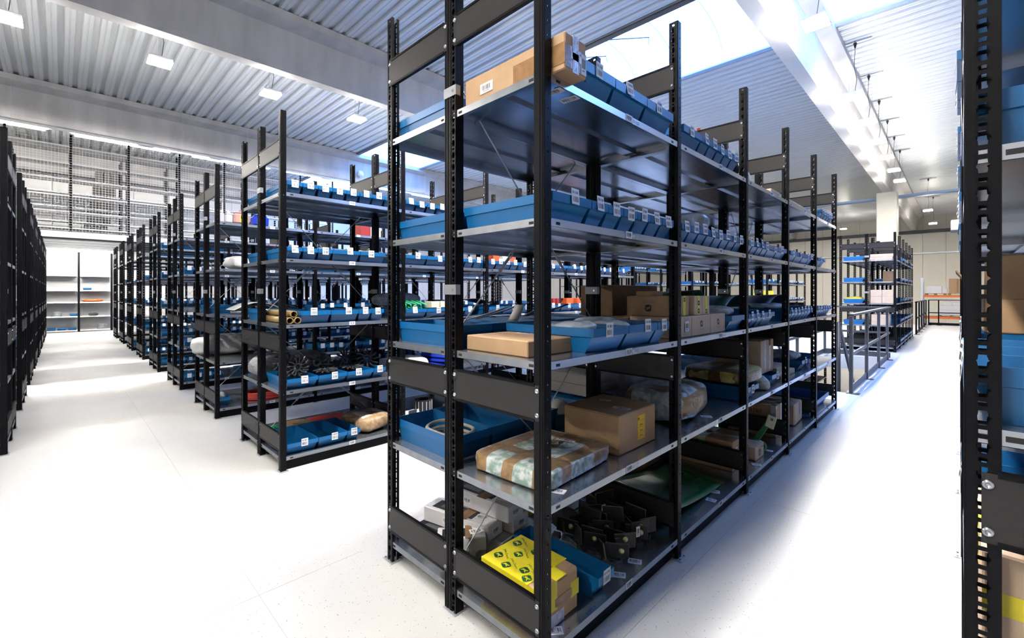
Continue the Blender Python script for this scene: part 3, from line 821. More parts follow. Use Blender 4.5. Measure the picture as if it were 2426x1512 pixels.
lump('dark cloth lying beside the white bundle on the top shelf', (.25, .13, .13), (-1.15, 3.12, S5 + .001), 'cloth_dark', 0, 9, .03, .8, 'cloth_bundle', 'bundle')
o, hx, hy, h = carton('small pale carton on the third-bay top shelf', -1.2, -1.03, 3.88, 4.12, S5, S5 + .05, 'card_pale'); side(o, '+x', hx, hy, .05, .025, sticker_mesh(.05, .03, 2), 'shipping_label')
carton('long flat pale carton on the fourth-bay top shelf', -1.35, -1.02, 4.30, 5.15, S5, S5 + .035, 'card_pale')
# second-highest shelf
lump('grey plastic bag lying on the bins of the second-highest shelf', (.26, .28, .12), (-1.2, 2.72, S4 + .10), 'clear_bag', 0, 4, .03, .7, 'plastic_bag', 'bag')
lump('big brown wrapped bale behind the bins near the rear end', (.40, .92, .30), (-1.77, 4.775, S4 + .001), 'bag_brown', 0, 5, .04, .5, 'wrapped_bale', 'parcel')
lump('black cloth heap at the far end of the second-highest shelf', (.3, .4, .13), (-1.25, 5.93, S4 + .001), 'cloth_dark', 0, 8, .03, .7, 'cloth_bundle', 'bundle')
# middle shelf
o, hx, hy, h = carton('flat brown carton on the front corner of the middle shelf', -1.478, -1.118, 1.212, 1.515, S3, S3 + .062, 'card', rot=-.02, seam='x')
side(o, 'top', 0, h, .06, .06, emblem_mesh(.05, 'card', 'ink_grey'), 'printed_emblem', .2)
side(o, 'top', 0, h, .10, -.05, text_mesh('JOHN DEERE', .018, 'ink_grey'), 'printed_name', .0)
side(o, 'top', 0, h, -.05, .07, sticker_mesh(.08, .03, 7), 'shipping_label', .1)
side(o, '+x', hx, hy, .07, .038, text_mesh('JOHN DEERE', .010, 'ink_grey'), 'printed_name')
for i, (yy, xx) in enumerate(((1.58, -1.23), (1.83, -1.22))):
    lump('clear plastic bag in the %s wide bin of the middle shelf' % ORD[i], (.28, .17, .055), (xx, yy, S3 + .062), 'clear_bag', .3 * i, 11 + i, .035, .8, 'plastic_bag', 'bag')
for i, (xx, yy, a) in enumerate(((-1.62, 1.45, .4), (-1.72, 1.62, 1.1), (-1.66, 1.85, -.3), (-1.8, 1.30, .9), (-1.58, 1.62, 2.2), (-1.7, 2.02, .2))):
    fold_sheet('dark metal blade sticking up from the rear bins, %s one' % ORD[i], lambda u, v: ((u - .5) * .24, (v - .5) * .05, .02 + u * .05 + .02 * u * u), 6, 2, 'rubber' if i % 2 else 'card_grey', 'metal_blade', 'blade', (xx, yy, S3 + .085), a, .003)
lower = [(2.235, 2.428, 'card_white'), (2.430, 2.690, 'card_white'), (2.692, 2.925, 'card_white')]
for i, (a, b, m_) in enumerate(lower):
    o, hx, hy, h = carton('%s pale carton in the lower layer on the middle shelf, second bay' % ORD[i], -1.30, -1.035, a, b, S3, S3 + .112, 'card_pale')
    if i:
        side(o, '+x', hx, hy, 0.0, .066, emblem_mesh(.034, 'card_pale', 'ink'), 'printed_emblem'); side(o, '+x', hx, hy, 0, .034, text_mesh('JOHN DEERE', .010, 'ink_grey'), 'printed_name')
    else: side(o, '+x', hx, hy, 0.03, .06, sticker_mesh(.05, .055, 4), 'shipping_label', lift=.004)
o, hx, hy, h = carton('flat brown carton behind the lower cartons of the second bay', -1.49, -1.31, 2.24, 2.75, S3, S3 + .10, 'card_dark')
o, hx, hy, h = carton('brown carton with an upside-down emblem stacked on the middle shelf', -1.325, -1.062, 2.245, 2.46, S3 + .113, S3 + .222, 'card')
side(o, '-y', hx, hy, 0, .045, emblem_mesh(.036, 'card', 'ink'), 'printed_emblem', PI); side(o, '-y', hx, hy, 0, .078, text_mesh('JOHN DEERE', .013, 'ink_grey'), 'printed_name', PI)
strap(o, hx, hy, h, 'x', .045, .032, 'tape_yellow', h - .002); strap(o, hx, hy, h, 'x', -.05, .032, 'tape_yellow', h - .002)
side(o, '+x', hx, hy, .045, .09, emblem_mesh(.022, 'tape_yellow', 'ink'), 'printed_emblem', lift=.002)
for i, (a, b) in enumerate(((2.50, 2.605), (2.608, 2.712))):
    o, hx, hy, h = carton('%s slim carton with yellow tape, upper layer, second bay' % ORD[i], -1.28, -1.048, a, b, S3 + .113, S3 + .222, 'card_pale')
    strap(o, hx, hy, h, 'x', 0, .034, 'tape_yellow', h - .002)
    for zz in ((.07, .025) if i == 0 else (.02,)): side(o, '+x', hx, hy, 0, zz, emblem_mesh(.026, 'tape_yellow', 'ink'), 'printed_emblem', lift=.002)
carton('long brown carton lying behind the taped cartons', -1.80, -1.55, 2.46, 3.05, S3, S3 + .29, 'card_dark')
carton('little brown carton on top of the emblem carton', -1.30, -1.19, 2.30, 2.41, S3 + .2225, S3 + .25, 'card')
carton('box of white paper next to the bins, second bay', -1.30, -1.10, 2.66, 2.78, S3 + .113, S3 + .15, 'card_white')
lump('clear wrap in the bin beside the pale cartons', (.40, .20, .07), (-1.24, 3.06, S3 + .085), 'clear_bag', 0, 21, .02, .6, 'plastic_bag', 'bag')
def hood(label, y0, y1, z, r, m_, x=-1.3, ln=.4, hh=.14):
    return fold_sheet(label, lambda u, v: ((v - .5) * ln, y0 + (y1 - y0) * u, hh * math.sin(PI * (.08 + .84 * u)) + .012 * v), 14, 3, m_, 'curved_hood', 'cover', (x, 0, z), 0, .004)
hood('dark green curved cover resting behind the pale cartons', 2.86, 3.17, S3 + .105, 0, 'green_dark', -1.36, .25)
hood('larger green curved cover lying over the third-bay bins', 3.30, 3.85, S3 + .09, 0, 'green_dark', -1.32, .3, .12)
hood('black curved hood lying over the fourth-bay bins', 4.45, 5.15, S3 + .09, 0, 'rubber', -1.35, .3, .12)
lump('white sheet bundle on the fourth-bay bins', (.3, .45, .06), (-1.28, 4.62, S3 + .09), 'clear_bag', 0, 23, .02, .6, 'plastic_bag', 'bag')
# second-lowest shelf
o = lump('flat parcel in green bubble wrap and brown tape behind the corner post', (.40, .48, .075), (-1.275, 1.475, S2 + .001), 'wrap_green_brown', .05, 2, .014, .2, nu=64, nv=28, freq=14)
card_flat(.0, .05, .079, .07, .035, .6, o, 4); card_flat(.03, .12, .079, .09, .022, .2, o, 6)
o, hx, hy, h = carton('brown carton with an orange-yellow label on the second-lowest shelf', -1.400, -1.088, 1.777, 2.118, S2, S2 + .182, 'card')
lb = MB(); lb.box(-.035, .035, -.0575, .0575, 0, .0006, 'label_yellow')
for zz in (.032, .002, -.026, -.048): lb.box(-.028, .028, zz, zz + .001, .0006, .0009, 'card_dark')
for zz, q in ((.012, .02), (-.016, .018), (-.039, .022)): lb.box(-q * .7, q * .6, zz - .003, zz + .001, .0006, .0009, 'card_dark')
lb.box(-.028, -.019, .037, .047, .0006, .0009, 'ink')
lab = side(o, '+x', hx, hy, .028, .095, lb.mesh('handling_label'), 'handling_label'); lab['label'] = 'orange-yellow handling label'
card_flat(-.06, .05, h, .06, .03, .3, o, 5); card_flat(.085, -.03, h, .085, .035, .15, o, 8)
put('flap_line', MB().box(-hx, hx, -hy - .0007, -hy, h - .008, h - .006, 'card_dark').mesh('flap_line'), o)
o = lump('rolled parcel in clear bubble wrap banded with brown tape', (.39, .56, .20), (-1.27, 2.63, S2 + .001), 'wrap_foam_brown', .1, 6, .022, .55, nu=48, nv=24)
side(o, '+x', .185, 0, .05, .10, sticker_mesh(.055, .06, 9), 'shipping_label', lift=.004); side(o, '+x', .185, 0, .13, .10, sticker_mesh(.045, .06, 2), 'shipping_label', lift=.0)
for i in range(3):
    o, hx, hy, h = carton('%s flat grey carton from the bottom in the stack, rear second bay' % ORD[i], -1.98, -1.60, 2.25, 2.62, S2 + .1005 * 0 + .106 + i * .066, S2 + .106 + .0655 + i * .066, 'card_grey')
carton('white carton lying behind the rolled parcel', -1.98, -1.60, 2.70, 3.1, S2, S2 + .19, 'card_white')
lump('foam tube lying across behind the rolled parcel', (.16, .42, .10), (-1.70, 2.90, S2 + .192), 'foam_wrap', .1, 13, .01, .6, 'foam_roll', 'roll')
o = lump('yellow foam parcel with brown tape resting on a blue bin', (.44, .44, .10), (-1.25, 3.50, S2 + .098), 'wrap_yellow_brown', -.03, 15, .012, .3, nu=44, nv=20)
lump('crumpled white wrap at the front of the third bay', (.14, .15, .10), (-1.10, 3.80, S2 + .001), 'foam_wrap', 0, 16, .03, .8, 'crumpled_wrap', 'wrap')
o, hx, hy, h = carton('tall striped pale carton standing on a bin, third bay', -1.45, -1.10, 3.87, 4.20, S2 + .098, S2 + .36, 'card_pale')
strap(o, hx, hy, h, 'x', .06, .05, 'tape_brown', h - .02); strap(o, hx, hy, h, 'x', -.06, .04, 'tape_clear', h - .02)
for i in range(2): carton('%s flat pale carton from the bottom, fourth bay' % ORD[i], -1.45 + .05 * i, -1.08 - .03 * i, 4.34, 4.80 - .06 * i, S2 + .045 * i, S2 + .0445 + .045 * i, 'card_pale')
lump('clear bag bulging from the fourth-bay bin', (.42, .22, .09), (-1.30, 5.05, S2 + .085), 'clear_bag', 0, 18, .025, .6, 'plastic_bag', 'bag')
# things in the rear bins
hz = MB()
for r_, z_ in ((.092, .040), (.082, .064), (.094, .088)):
    hz.tube([(-1.74 + 1.45 * r_ * math.cos(a), 1.325 + r_ * math.sin(a), S2 + z_ + .004 * math.sin(3 * a)) for a in [2 * PI * i / 28 for i in range(29)]], .0085, 'hose', 8, cap=False)
tag(put('coiled_hose', hz.mesh('coiled_hose', True)), 'pale coiled hose in the rear corner bin', 'hose')
tag(put('bearing_puck', MB().lathe([(0, .03), (.03, .03), (.033, .02), (.033, 0), (0, 0)], 'yellow_plastic', 16, (-1.68, 1.80, S2 + .075)).mesh('bearing_puck', True)), 'yellow round puck in a rear bin', 'puck')
lump('white tissue lump in the rear third bin', (.10, .10, .07), (-1.80, 1.78, S2 + .06), 'white_bag', 0, 31, .02, .8, 'tissue_lump', 'wrap')
lump('white crumpled bag beside the yellow puck', (.09, .12, .07), (-1.60, 1.98, S2 + .06), 'white_bag', 0, 33, .02, .8, 'tissue_lump', 'wrap')
# bottom shelf
o, hx, hy, h = carton('carton wrapped in yellow printed tape on the bottom shelf', -1.372, -1.06, 1.205, 1.435, S1, S1 + .165, 'card', c=.010)
tp = MB(); t = .0012
tp.box(-hx - t, hx * .62, -hy - t, hy + t, h, h + t, 'tape_yellow'); tp.box(hx * .62, hx + t, -hy * .2, hy * .35, h, h + t, 'tape_yellow')
tp.box(-hx - t, hx * .9, -hy - t, -hy, .03, h, 'tape_yellow'); tp.box(-hx - t, -hx, -hy, hy, .02, h, 'tape_yellow')
tp.box(hx, hx + t, -hy, -hy * .15, .06, h, 'tape_yellow'); tp.box(hx, hx + t, hy * .55, hy, .06, h * .72, 'tape_yellow')
put('printed_tape', tp.mesh('printed_tape'), o)['label'] = 'yellow tape printed with green emblems'
put('clear_tape', MB().box(hx + .001, hx + .0022, -hy * .9, hy * .2, .004, .05, 'tape_clear').box(hx + .001, hx + .0022, -.03, .07, .07, .10, 'tape_brown').mesh('clear_tape'), o)
for i, (u, v) in enumerate(((-.115, -.06), (-.045, -.085), (.03, -.06), (-.06, .0), (-.12, .055), (.045, .015), (.07, -.09), (-.02, .06))):
    side(o, 'top', 0, h + .0014, u, v, emblem_mesh(.036, 'tape_yellow', 'ink_green'), 'printed_emblem', -.6 + .1 * (i % 3), lift=.0006)
    side(o, 'top', 0, h + .0014, u + .018, v + .028, text_mesh('John Deere', .015, 'ink_green'), 'printed_name', -.6 + .1 * (i % 3), lift=.0006)
# drive chain with paddles
ch = empty('paddle_chain', (-1.28, 1.93, S1 + .001)); tag(ch, 'heap of black chain with bolted paddles on the bottom shelf', 'chain')
PAD = MB().box(-.052, .052, -.0035, .0035, 0, .070, 'rusty_black').box(-.052, .052, -.0036, .0036, .070, .0715, 'rust_edge_highlight').box(.052, .0533, -.0036, .0036, 0, .0715, 'rust_edge_highlight').mesh('paddle')
PBOLT = MB().lathe([(0, .012), (.006, .011), (.007, .006), (.013, .005), (.013, 0)], 'brass', 12).mesh('paddle_bolt', True)
LINKM = MB().box(-.019, .019, -.013, -.010, 0, .015, 'dark_grey_steel').box(-.019, .019, .010, .013, 0, .015, 'dark_grey_steel').tube([(-.015, -.015, .0075), (-.015, .015, .0075)], .005, 'dark_grey_steel', 6).tube([(.015, -.015, .0075), (.015, .015, .0075)], .005, 'dark_grey_steel', 6).mesh('chain_link')
path = []
for row in range(4):
    xs = [-.17, .17] if row % 2 == 0 else [.17, -.17]
    for i in range(9): path.append((xs[0] + (xs[1] - xs[0]) * i / 8 + random.uniform(-.006, .006), -.15 + .10 * row + .02 * math.sin(i), .0))
for i, (x, y, z) in enumerate(path):
    nx, ny, _ = path[min(i + 1, len(path) - 1)]; px_, py_, _ = path[max(i - 1, 0)]
    a = math.atan2(ny - py_, nx - px_)
    put('chain_link', LINKM, ch, (x, y, 0), (0, 0, a))
prng = random.Random(5)
for i in range(24):
    cx_, ry = i % 6, i // 6
    x = -.165 + .33 * cx_ / 5 + prng.uniform(-.008, .008); y = -.15 + .105 * ry + prng.uniform(-.012, .012)
    p = put('paddle', PAD, ch, (x, y, .022 + prng.uniform(0, .02) + (.045 if i in (8, 15, 19, 22) else 0)), (prng.uniform(-.18, .18), prng.uniform(-.12, .12), (.55 if cx_ % 2 else -.45) + PI / 2 * (ry % 2) * .35 + prng.uniform(-.2, .2)))
    if i % 4 == 1: put('paddle_bolt', PBOLT, p, (.02, -.005, .04), (PI / 2, 0, 0))
for i, (x, y, z, a) in enumerate(((.165, -.06, .035, .95), (.168, .075, .045, 1.2), (.07, -.165, .04, .45))):
    p = put('paddle', PAD, ch, (x, y, z), (.05, 0, a)); put('paddle_bolt', PBOLT, p, (.0, -.004, .045), (PI / 2, 0, 0))
put('tag_sticker', sticker_mesh(.022, .05, 3), ch, (.185, .03, .085), (PI / 2, 0, 1.2))
sh1 = [o for o in bpy.data.objects if o.name.startswith('shelf') and o.parent and tuple(round(c, 3) for c in o.parent.location[:2]) == (-1.0, 1.16)]
def shelf_of(bay, lvl, half=0):
    return [o for o in sh1 if abs(o.location.z - LV[lvl]) < .001 and abs(o.location.x - (-.0025 if half == 0 else -.5205)) < .01 and abs(o.location.y - (.003 if bay == 0 else .021 + BAY * bay)) < .02][0]
for bay, lvl, x, y, wd, ht, a in ((0, 0, -.045, .11, .062, .04, .9), (0, 0, -.055, .56, .062, .04, .55), (0, 0, -.055, .70, .062, .04, .5), (0, 1, -.06, .145, .062, .04, .35),
                                  (1, 0, -.045, .53, .055, .04, .1), (1, 0, -.075, .66, .06, .045, .4), (1, 1, -.07, .52, .062, .045, .6), (2, 0, -.05, .68, .05, .035, .1), (2, 0, -.03, .30, .06, .04, .5), (2, 1, -.06, .56, .06, .035, .3)):
    card_flat(x, y, .0006, wd, ht, a, shelf_of(bay, lvl), 2 + int(y * 7))
card_flat(-.04, .10, -.0305, .075, .04, 0, shelf_of(0, 4), 3).rotation_euler = (PI, 0, .1)
card_flat(-.04, .19, -.0305, .075, .04, 0, shelf_of(0, 4), 5).rotation_euler = (PI, 0, .1)
# white cartons, rear bottom shelf
WC = [(-1.78, 1.33, 0, .42, .115, .07, .15, .0), (-1.70, 1.47, 0, .40, .12, .08, .12, 0), (-1.76, 1.60, 0, .40, .11, .08, .1, 0), (-1.74, 1.40, .082, .40, .12, .075, .22, .1), (-1.72, 1.56, .082, .42, .12, .075, .1, 0),
      (-1.62, 1.30, .075, .22, .11, .06, .9, .2), (-1.70, 1.50, .160, .42, .12, .075, .12, .0)]
for i, (cx, cy, dz, lx, ly, lz, a, tl) in enumerate(WC):
    mb = MB(); mb.cbox(-lx / 2, lx / 2, -ly / 2, ly / 2, 0, lz, 'card_white', .004)
    o = put('white_carton', mb.mesh('white_carton'), None, (cx, cy, S1 + .001 + dz), (0, 0, a))
    tag(o, '%s slim white carton with a black panel, rear bottom shelf' % ORD[i], 'box', 'slim white cartons on the bottom shelf')
    put('printed_panel', MB().box(-lx * .40, lx * .22, -ly * .34, ly * .30, lz, lz + .0005, 'ink').box(-lx * .30, -lx * .02, -ly * .18, ly * .12, lz + .0005, lz + .0008, 'ink_grey').mesh('printed_panel'), o)
    put('tape', MB().box(-lx * .02 + .02, lx * .12 + .02, -ly / 2 - .0006, ly / 2 + .0006, lz + .0005, lz + .001, 'tape_brown').mesh('tape'), o)
    side(o, '+x', lx / 2, 0, 0, lz * .5, sticker_mesh(.06, .035, i), 'shipping_label'); side(o, 'top', 0, lz, lx * .3, 0, sticker_mesh(.06, .04, i + 2), 'shipping_label', .2)
    side(o, '-y', 0, ly / 2, -.05, lz * .5, sticker_mesh(.05, .03, i + 1), 'shipping_label')
o, hx, hy, h = carton('mustard carton standing at the back of the bottom shelf', -1.76, -1.68, 1.80, 1.95, S1, S1 + .22, 'tape_yellow'); side(o, '-y', hx, hy, 0, .15, sticker_mesh(.05, .04, 1), 'shipping_label')
tag(put('blue_sheet', MB().cbox(-2.02, -1.55, 1.70, 2.17, S1 + .001, S1 + .006, 'royal_blue' if 0 else 'cable_blue', .001).mesh('blue_sheet')), 'pale blue sheet lying on the rear bottom shelf', 'sheet')
fold_sheet('green painted curved sheet on the second-bay bottom shelf', lambda u, v: (-1.52 + .44 * u, 2.34 + .80 * v - .10 * u, S1 + .004 + .10 * (1 - v) ** 2 * (1 - .2 * u)), 8, 10, 'green_paint', 'green_sheet', 'sheet')
o, hx, hy, h = carton('long brown carton lying at the back of the second-bay bottom shelf', -1.95, -1.56, 2.30, 3.12, S1, S1 + .07, 'card_dark')
o, hx, hy, h = carton('brown carton crossed with pale tape, third-bay bottom shelf', -1.49, -1.105, 3.26, 3.56, S1, S1 + .205, 'card')
strap(o, hx, hy, h, 'x', 0, .05, 'tape_pale', .08); strap(o, hx, hy, h, 'y', -.02, .05, 'tape_pale', .08); side(o, '+x', hx, hy, -.07, .13, sticker_mesh(.03, .05, 5), 'shipping_label')
o, hx, hy, h = carton('small pinkish carton with printed emblem, third-bay bottom shelf', -1.38, -1.055, 3.58, 3.78, S1, S1 + .10, 'card_pale')
side(o, '+x', hx, hy, .0, .045, emblem_mesh(.05, 'card_pale', 'ink'), 'printed_emblem'); side(o, '+x', hx, hy, -.0, .084, text_mesh('JOHN DEERE', .016, 'ink_grey'), 'printed_name'); side(o, '+x', hx, hy, .065, .075, sticker_mesh(.03, .03, 1), 'shipping_label')
gb = empty('green_bracket', (-1.20, 3.93, S1 + .001)); tag(gb, 'green welded bracket with a bored boss on the bottom shelf', 'bracket')
put('boss', MB().lathe([(.028, 0), (.045, 0), (.045, .12), (.028, .12), (.028, 0)], 'green_paint', 18).mesh('boss', True), gb, (.03, -.05, .046), (PI / 2, 0, .9))
put('arm', MB().cbox(-.02, .02, -.01, .01, 0, .22, 'green_paint', .003).mesh('arm'), gb, (.03, .02, .03), (-.55, .45, 0))
put('arm', MB().cbox(-.015, .015, -.2, .03, 0, .03, 'green_paint', .003).mesh('arm'), gb, (-.05, -.02, .03), (.1, 0, .5))
put('lug', MB().cbox(-.035, .035, -.008, .008, -.05, .05, 'tape_pale', .003).tube([(0, -.0085, .02), (0, -.0095, .02)], .011, 'card_dark', 10).mesh('lug'), gb, (.12, .12, .19), (-.4, .4, .5))
o, hx, hy, h = carton('wooden-brown carton stencilled with a number, fourth-bay bottom shelf', -1.49, -1.105, 4.29, 4.56, S1, S1 + .27, 'card')
side(o, '-y', hx, hy, .02, .205, text_mesh('20780', .05, 'ink'), 'stencilled_number'); strap(o, hx, hy, h, 'y', hx - .02, .04, 'tape_clear', h - .02); strap(o, hx, hy, h, 'x', -hy + .02, .04, 'tape_clear', .03); strap(o, hx, hy, h, 'x', .03, .05, 'paper', .2)
o, hx, hy, h = carton('dented pale carton with torn tape, fourth-bay bottom shelf', -1.42, -1.085, 4.78, 5.13, S1, S1 + .19, 'card_pale', rot=.05, c=.012)
strap(o, hx, hy, h, 'x', .05, .05, 'tape_clear', .12); strap(o, hx, hy, h, 'y', .06, .05, 'tape_brown', .1)
o = put('blue_tray', bin_mesh(.70, .46, .12), None, (-1.04, 5.40, S1 + .001)); tag(o, 'large blue tray on the fifth-bay bottom shelf', 'tray')

# ------------------------------------------------------------------ contents of the second and third rack
lump('grey bubble-wrapped roll poking out of the second rack end', (.30, .68, .215), (-4.29, 1.47, S2 + .001), 'grey_wrap', 0, 41, .012, .75, 'wrapped_roll', 'roll', nu=40, nv=22)
def finger_star(label, loc, rot):
    mb = MB(); mb.lathe([(.022, -.006), (.042, -.006), (.042, .006), (.022, .006), (.022, -.006)], 'rubber', 14)
    for i in range(12):
        a = 2 * PI * i / 12; ca, sa = math.cos(a), math.sin(a)
        mb.tube([(.036 * ca, .036 * sa, 0), (.07 * ca - .006 * sa, .07 * sa + .006 * ca, .002), (.098 * ca - .022 * sa, .098 * sa + .022 * ca, .004)], [.009, .008, .0075], 'rubber', 6)
    o = put('finger_star', mb.mesh('finger_star', True), None, loc, rot); tag(o, label, 'rubber part', 'black rubber finger stars in the second rack')
fs_ = [(-3.76, 1.32, .105, (.15, .1, 0)), (-3.72, 1.33, .150, (1.2, .1, .5)), (-3.93, 1.31, .15, (1.3, .3, 1.2)), (-3.88, 1.33, .165, (.15, .1, .4)), (-3.74, 1.555, .10, (.08, .1, .2)), (-3.84, 1.53, .150, (1.25, -.2, .8)),
       (-3.96, 1.56, .11, (.2, 0, .3)), (-3.76, 1.79, .10, (.1, .1, .6)), (-3.84, 1.77, .155, (1.3, .2, 2.0)), (-3.97, 1.79, .11, (.2, .1, 0)), (-3.80, 1.96, .150, (1.2, -.3, 1.5)), (-3.95, 1.96, .15, (1.3, .2, 1.3))]
for i, (x, y, dz, r) in enumerate(fs_): finger_star('black rubber finger star in the low bins of the second rack, %s' % ORD[i], (x, y, S2 + dz), r)
for i, (y, z) in enumerate(((1.229, .0275), (1.286, .0275), (1.258, .077))):
    mb = MB(); mb.lathe([(.0205, 0), (.0265, 0), (.0265, .64), (.0205, .64), (.0205, 0)], 'tube_paper', 18)
    o = put('cardboard_tube', mb.mesh('cardboard_tube', True), None, (-3.60, y, S3 + z), (0, -PI / 2, 0)); tag(o, '%s brown cardboard tube in the stack of three' % ('left lower', 'right lower', 'upper')[i], 'tube', 'brown cardboard tubes')
    put('tube_sticker', sticker_mesh(.05, .03, i), o, (-.0268, 0, .45), (0, -PI / 2, 0))
lump('taped cream bundle on the bottom shelf of the second rack', (.42, .32, .155), (-3.86, 1.975, S1 + .001), 'wrap_cream_brown', .1, 44, .02, .6)
o = tag(put('cable_reel_disc', MB().lathe([(0, 0), (.14, 0), (.14, .022), (.03, .022), (.03, .03), (0, .03)], 'wood', 28, (-4.33, 1.53, S1 + .012)).mesh('cable_reel_disc')), 'round wooden disc on the second rack bottom shelf', 'disc')
tag(put('red_sheet', MB().cbox(-4.52, -4.16, 1.69, 2.02, S1 + .001, S1 + .012, 'red_paint', .002).mesh('red_sheet')), 'red sheet lying behind the blue bins, second rack', 'sheet')
lump('green netting heap at the end of the second rack', (.22, .18, .06), (-4.26, 1.30, S1 + .001), 'green_bright', 0, 46, .03, .8, 'netting_heap', 'netting', freq=25)
lump('cream plastic bag on the second rack, second bay', (.40, .34, .11), (-3.86, 2.42, S2 + .001), 'cream', 0, 47, .02, .6, 'plastic_bag', 'bag')
for i in range(3): lump('shiny blue bag on the second rack, %s from the bottom' % ORD[i], (.40, .34, .042), (-3.85 + .02 * i, 2.80, S2 + .001 + i * .043), 'royal_blue', .1 * i, 50 + i, .01, .45, 'plastic_bag', 'bag', group='blue bags on the second rack')
mb = MB(); mb.lathe([(.055, 0), (.085, 0), (.085, .19), (.055, .19), (.055, 0)], 'rubber', 28)
for i in range(28): a = 2 * PI * i / 28; mb.box(-3.0, -2.9995, 0, .001, 0, .001, 'rubber') if 0 else mb.tube([(.087 * math.cos(a), .087 * math.sin(a), .01), (.087 * math.cos(a), .087 * math.sin(a), .18)], .004, 'card_white' if i % 2 else 'rubber', 4)
tag(put('air_filter', mb.mesh('air_filter'), None, (-3.74, 2.52, S1 + .001)), 'round pleated air filter on the bottom shelf of the second rack', 'filter')
for i, (y, a) in enumerate(((2.33, .5), (2.36, .2))):
    o = tag(put('paper_card', MB().box(-.08, .08, -.002, .002, 0, .12, 'paper').mesh('paper_card'), None, (-3.68, y, S1 + .001), (-.3, 0, a + 1.2)), '%s white card leaning on the air filter' % ORD[i], 'card')
for i in range(5):
    mb = MB(); mb.tube([(-.06, 0, 0), (-.06, .0, .07), (.06, 0, .075), (.06, 0, 0), (-.06, 0, 0)], .009, 'green_bright', 6)
    tag(put('green_clip', mb.mesh('green_clip', True), None, (-3.72, 2.27 + .055 * i, S3 + .085), (.5, .3, .3)), 'bright green frame clip on the second rack bins, %s' % ORD[i], 'clip', 'green frame clips')
for i in range(2): carton('%s small cream carton on the middle-shelf bins, second rack' % ORD[i], -3.78, -3.66, 2.56 + .11 * i, 2.66 + .11 * i, S3 + .092, S3 + .155, 'cream')
lump('dark wrapped roll lying on the bins, second rack second bay', (.16, .55, .14), (-3.95, 2.35, S3 + .10), 'grey_wrap', .1, 55, .012, .7, 'wrapped_roll', 'roll')
hood('black moulded cover on the second rack middle shelf', 2.85, 3.40, S3 + .095, 0, 'rubber', -3.82, .25, .07)
for i, (y, m_) in enumerate(((4.38, 'red_paint'), (4.46, 'red_paint'), (4.54, 'red_paint'), (4.75, 'orange_red'), (4.98, 'orange_red'))):
    carton('red box standing on the second rack middle shelf, %s along' % ORD[i], -3.80, -3.70, y, y + (.06 if i < 3 else .15), S3 + .092, S3 + .17, m_)
for i, (y, m_) in enumerate(((3.42, 'orange_red'), (3.57, 'card_white'), (3.68, 'orange_red'))):
    carton('bright box above the second-highest shelf bins, %s along' % ORD[i], -3.82, -3.70, y, y + .10, S4 + .092, S4 + .16, m_)
lump('black rubber sheet draped on the second rack, third bay', (.42, .7, .10), (-3.86, 3.75, S2 + .001), 'rubber', 0, 57, .04, .6, 'rubber_sheet', 'sheet')
carton('cream slatted carton low in the second rack', -3.9, -3.62, 4.35, 4.75, S2, S2 + .16, 'cream')
# third rack
def can(label, y0, y1, h, m_):
    wd = y1 - y0; mb = MB(); mb.cbox(-.06, .06, -wd / 2, wd / 2, 0, h * .8, m_, min(.02, wd * .2)); mb.cbox(-.05, .05, -wd * .4, wd * .4, h * .78, h * .93, m_, .012)
    o = put('jerry_can', mb.mesh('jerry_can'), None, (-5.70, (y0 + y1) / 2, S5 + .001)); tag(o, label, 'canister', 'canisters on the third rack')
    put('cap', MB().lathe([(0, .02), (.016, .02), (.016, 0)], m_, 10, (.02, 0, h * .93)).mesh('cap'), o); put('handle', MB().tube([(-.03, 0, h * .9), (-.03, 0, h * 1.02), (.0, 0, h * 1.02), (.0, 0, h * .9)], .008, m_, 6).mesh('handle'), o)
    return o
can('left white canister on the third rack top shelf', 1.205, 1.255, .13, 'card_white'); can('second white canister on the third rack top shelf', 1.262, 1.335, .12, 'card_white')
o = can('pinkish canister with a yellow-green label on the third rack', 1.342, 1.50, .15, 'pink_can'); put('label', MB().box(.0602, .061, -.02, .06, .02, .10, 'yellow_plastic').box(.0608, .0612, -.01, .05, .06, .09, 'green_paint').mesh('label'), o)
o = can('royal blue canister on the third rack top shelf', 1.53, 1.70, .14, 'royal_blue'); put('label', MB().box(.0602, .061, -.04, .02, .02, .08, 'yellow_plastic').mesh('label'), o)
lump('grey and white sacks heaped on the second-highest shelf, third rack', (.40, .62, .16), (-5.85, 1.62, S4 + .001), 'white_bag', 0, 61, .04, .6, 'sack_heap', 'sack')
fold_sheet('white sheet rolled over black lining, third rack middle shelf', lambda u, v: (-5.98 + .36 * v, 1.34 + .5 * u, S3 + .01 + .12 * math.sin(PI * (.1 + .8 * u))), 12, 4, 'white_bag', 'rolled_sheet', 'sheet')
hood('black lining under the rolled white sheet', 1.42, 2.05, S3 + .005, 0, 'rubber', -5.78, .28, .10)
lump('big white plastic bag bulging out of the third rack end', (.36, .78, .23), (-6.345, 1.47, S2 + .001), 'white_bag', -.05, 63, .04, .6, 'plastic_bag', 'bag', nu=44, nv=24)
mb = MB()
for i in range(4): mb.tube([(.16 * math.cos(a), .22 * math.sin(a), .015 + .02 * i) for a in [2 * PI * k / 24 for k in range(25)]], .012, 'red_paint', 6, cap=False)
tag(put('red_cable_coil', mb.mesh('red_cable_coil', True), None, (-5.84, 1.72, S1 + .001)), 'red cable coil on the third rack bottom shelf', 'cable')
lump('clear bag of fittings in the third rack bottom bin', (.2, .09, .06), (-5.85, 1.262, S1 + .06), 'clear_bag', 0, 65, .02, .8, 'plastic_bag', 'bag')
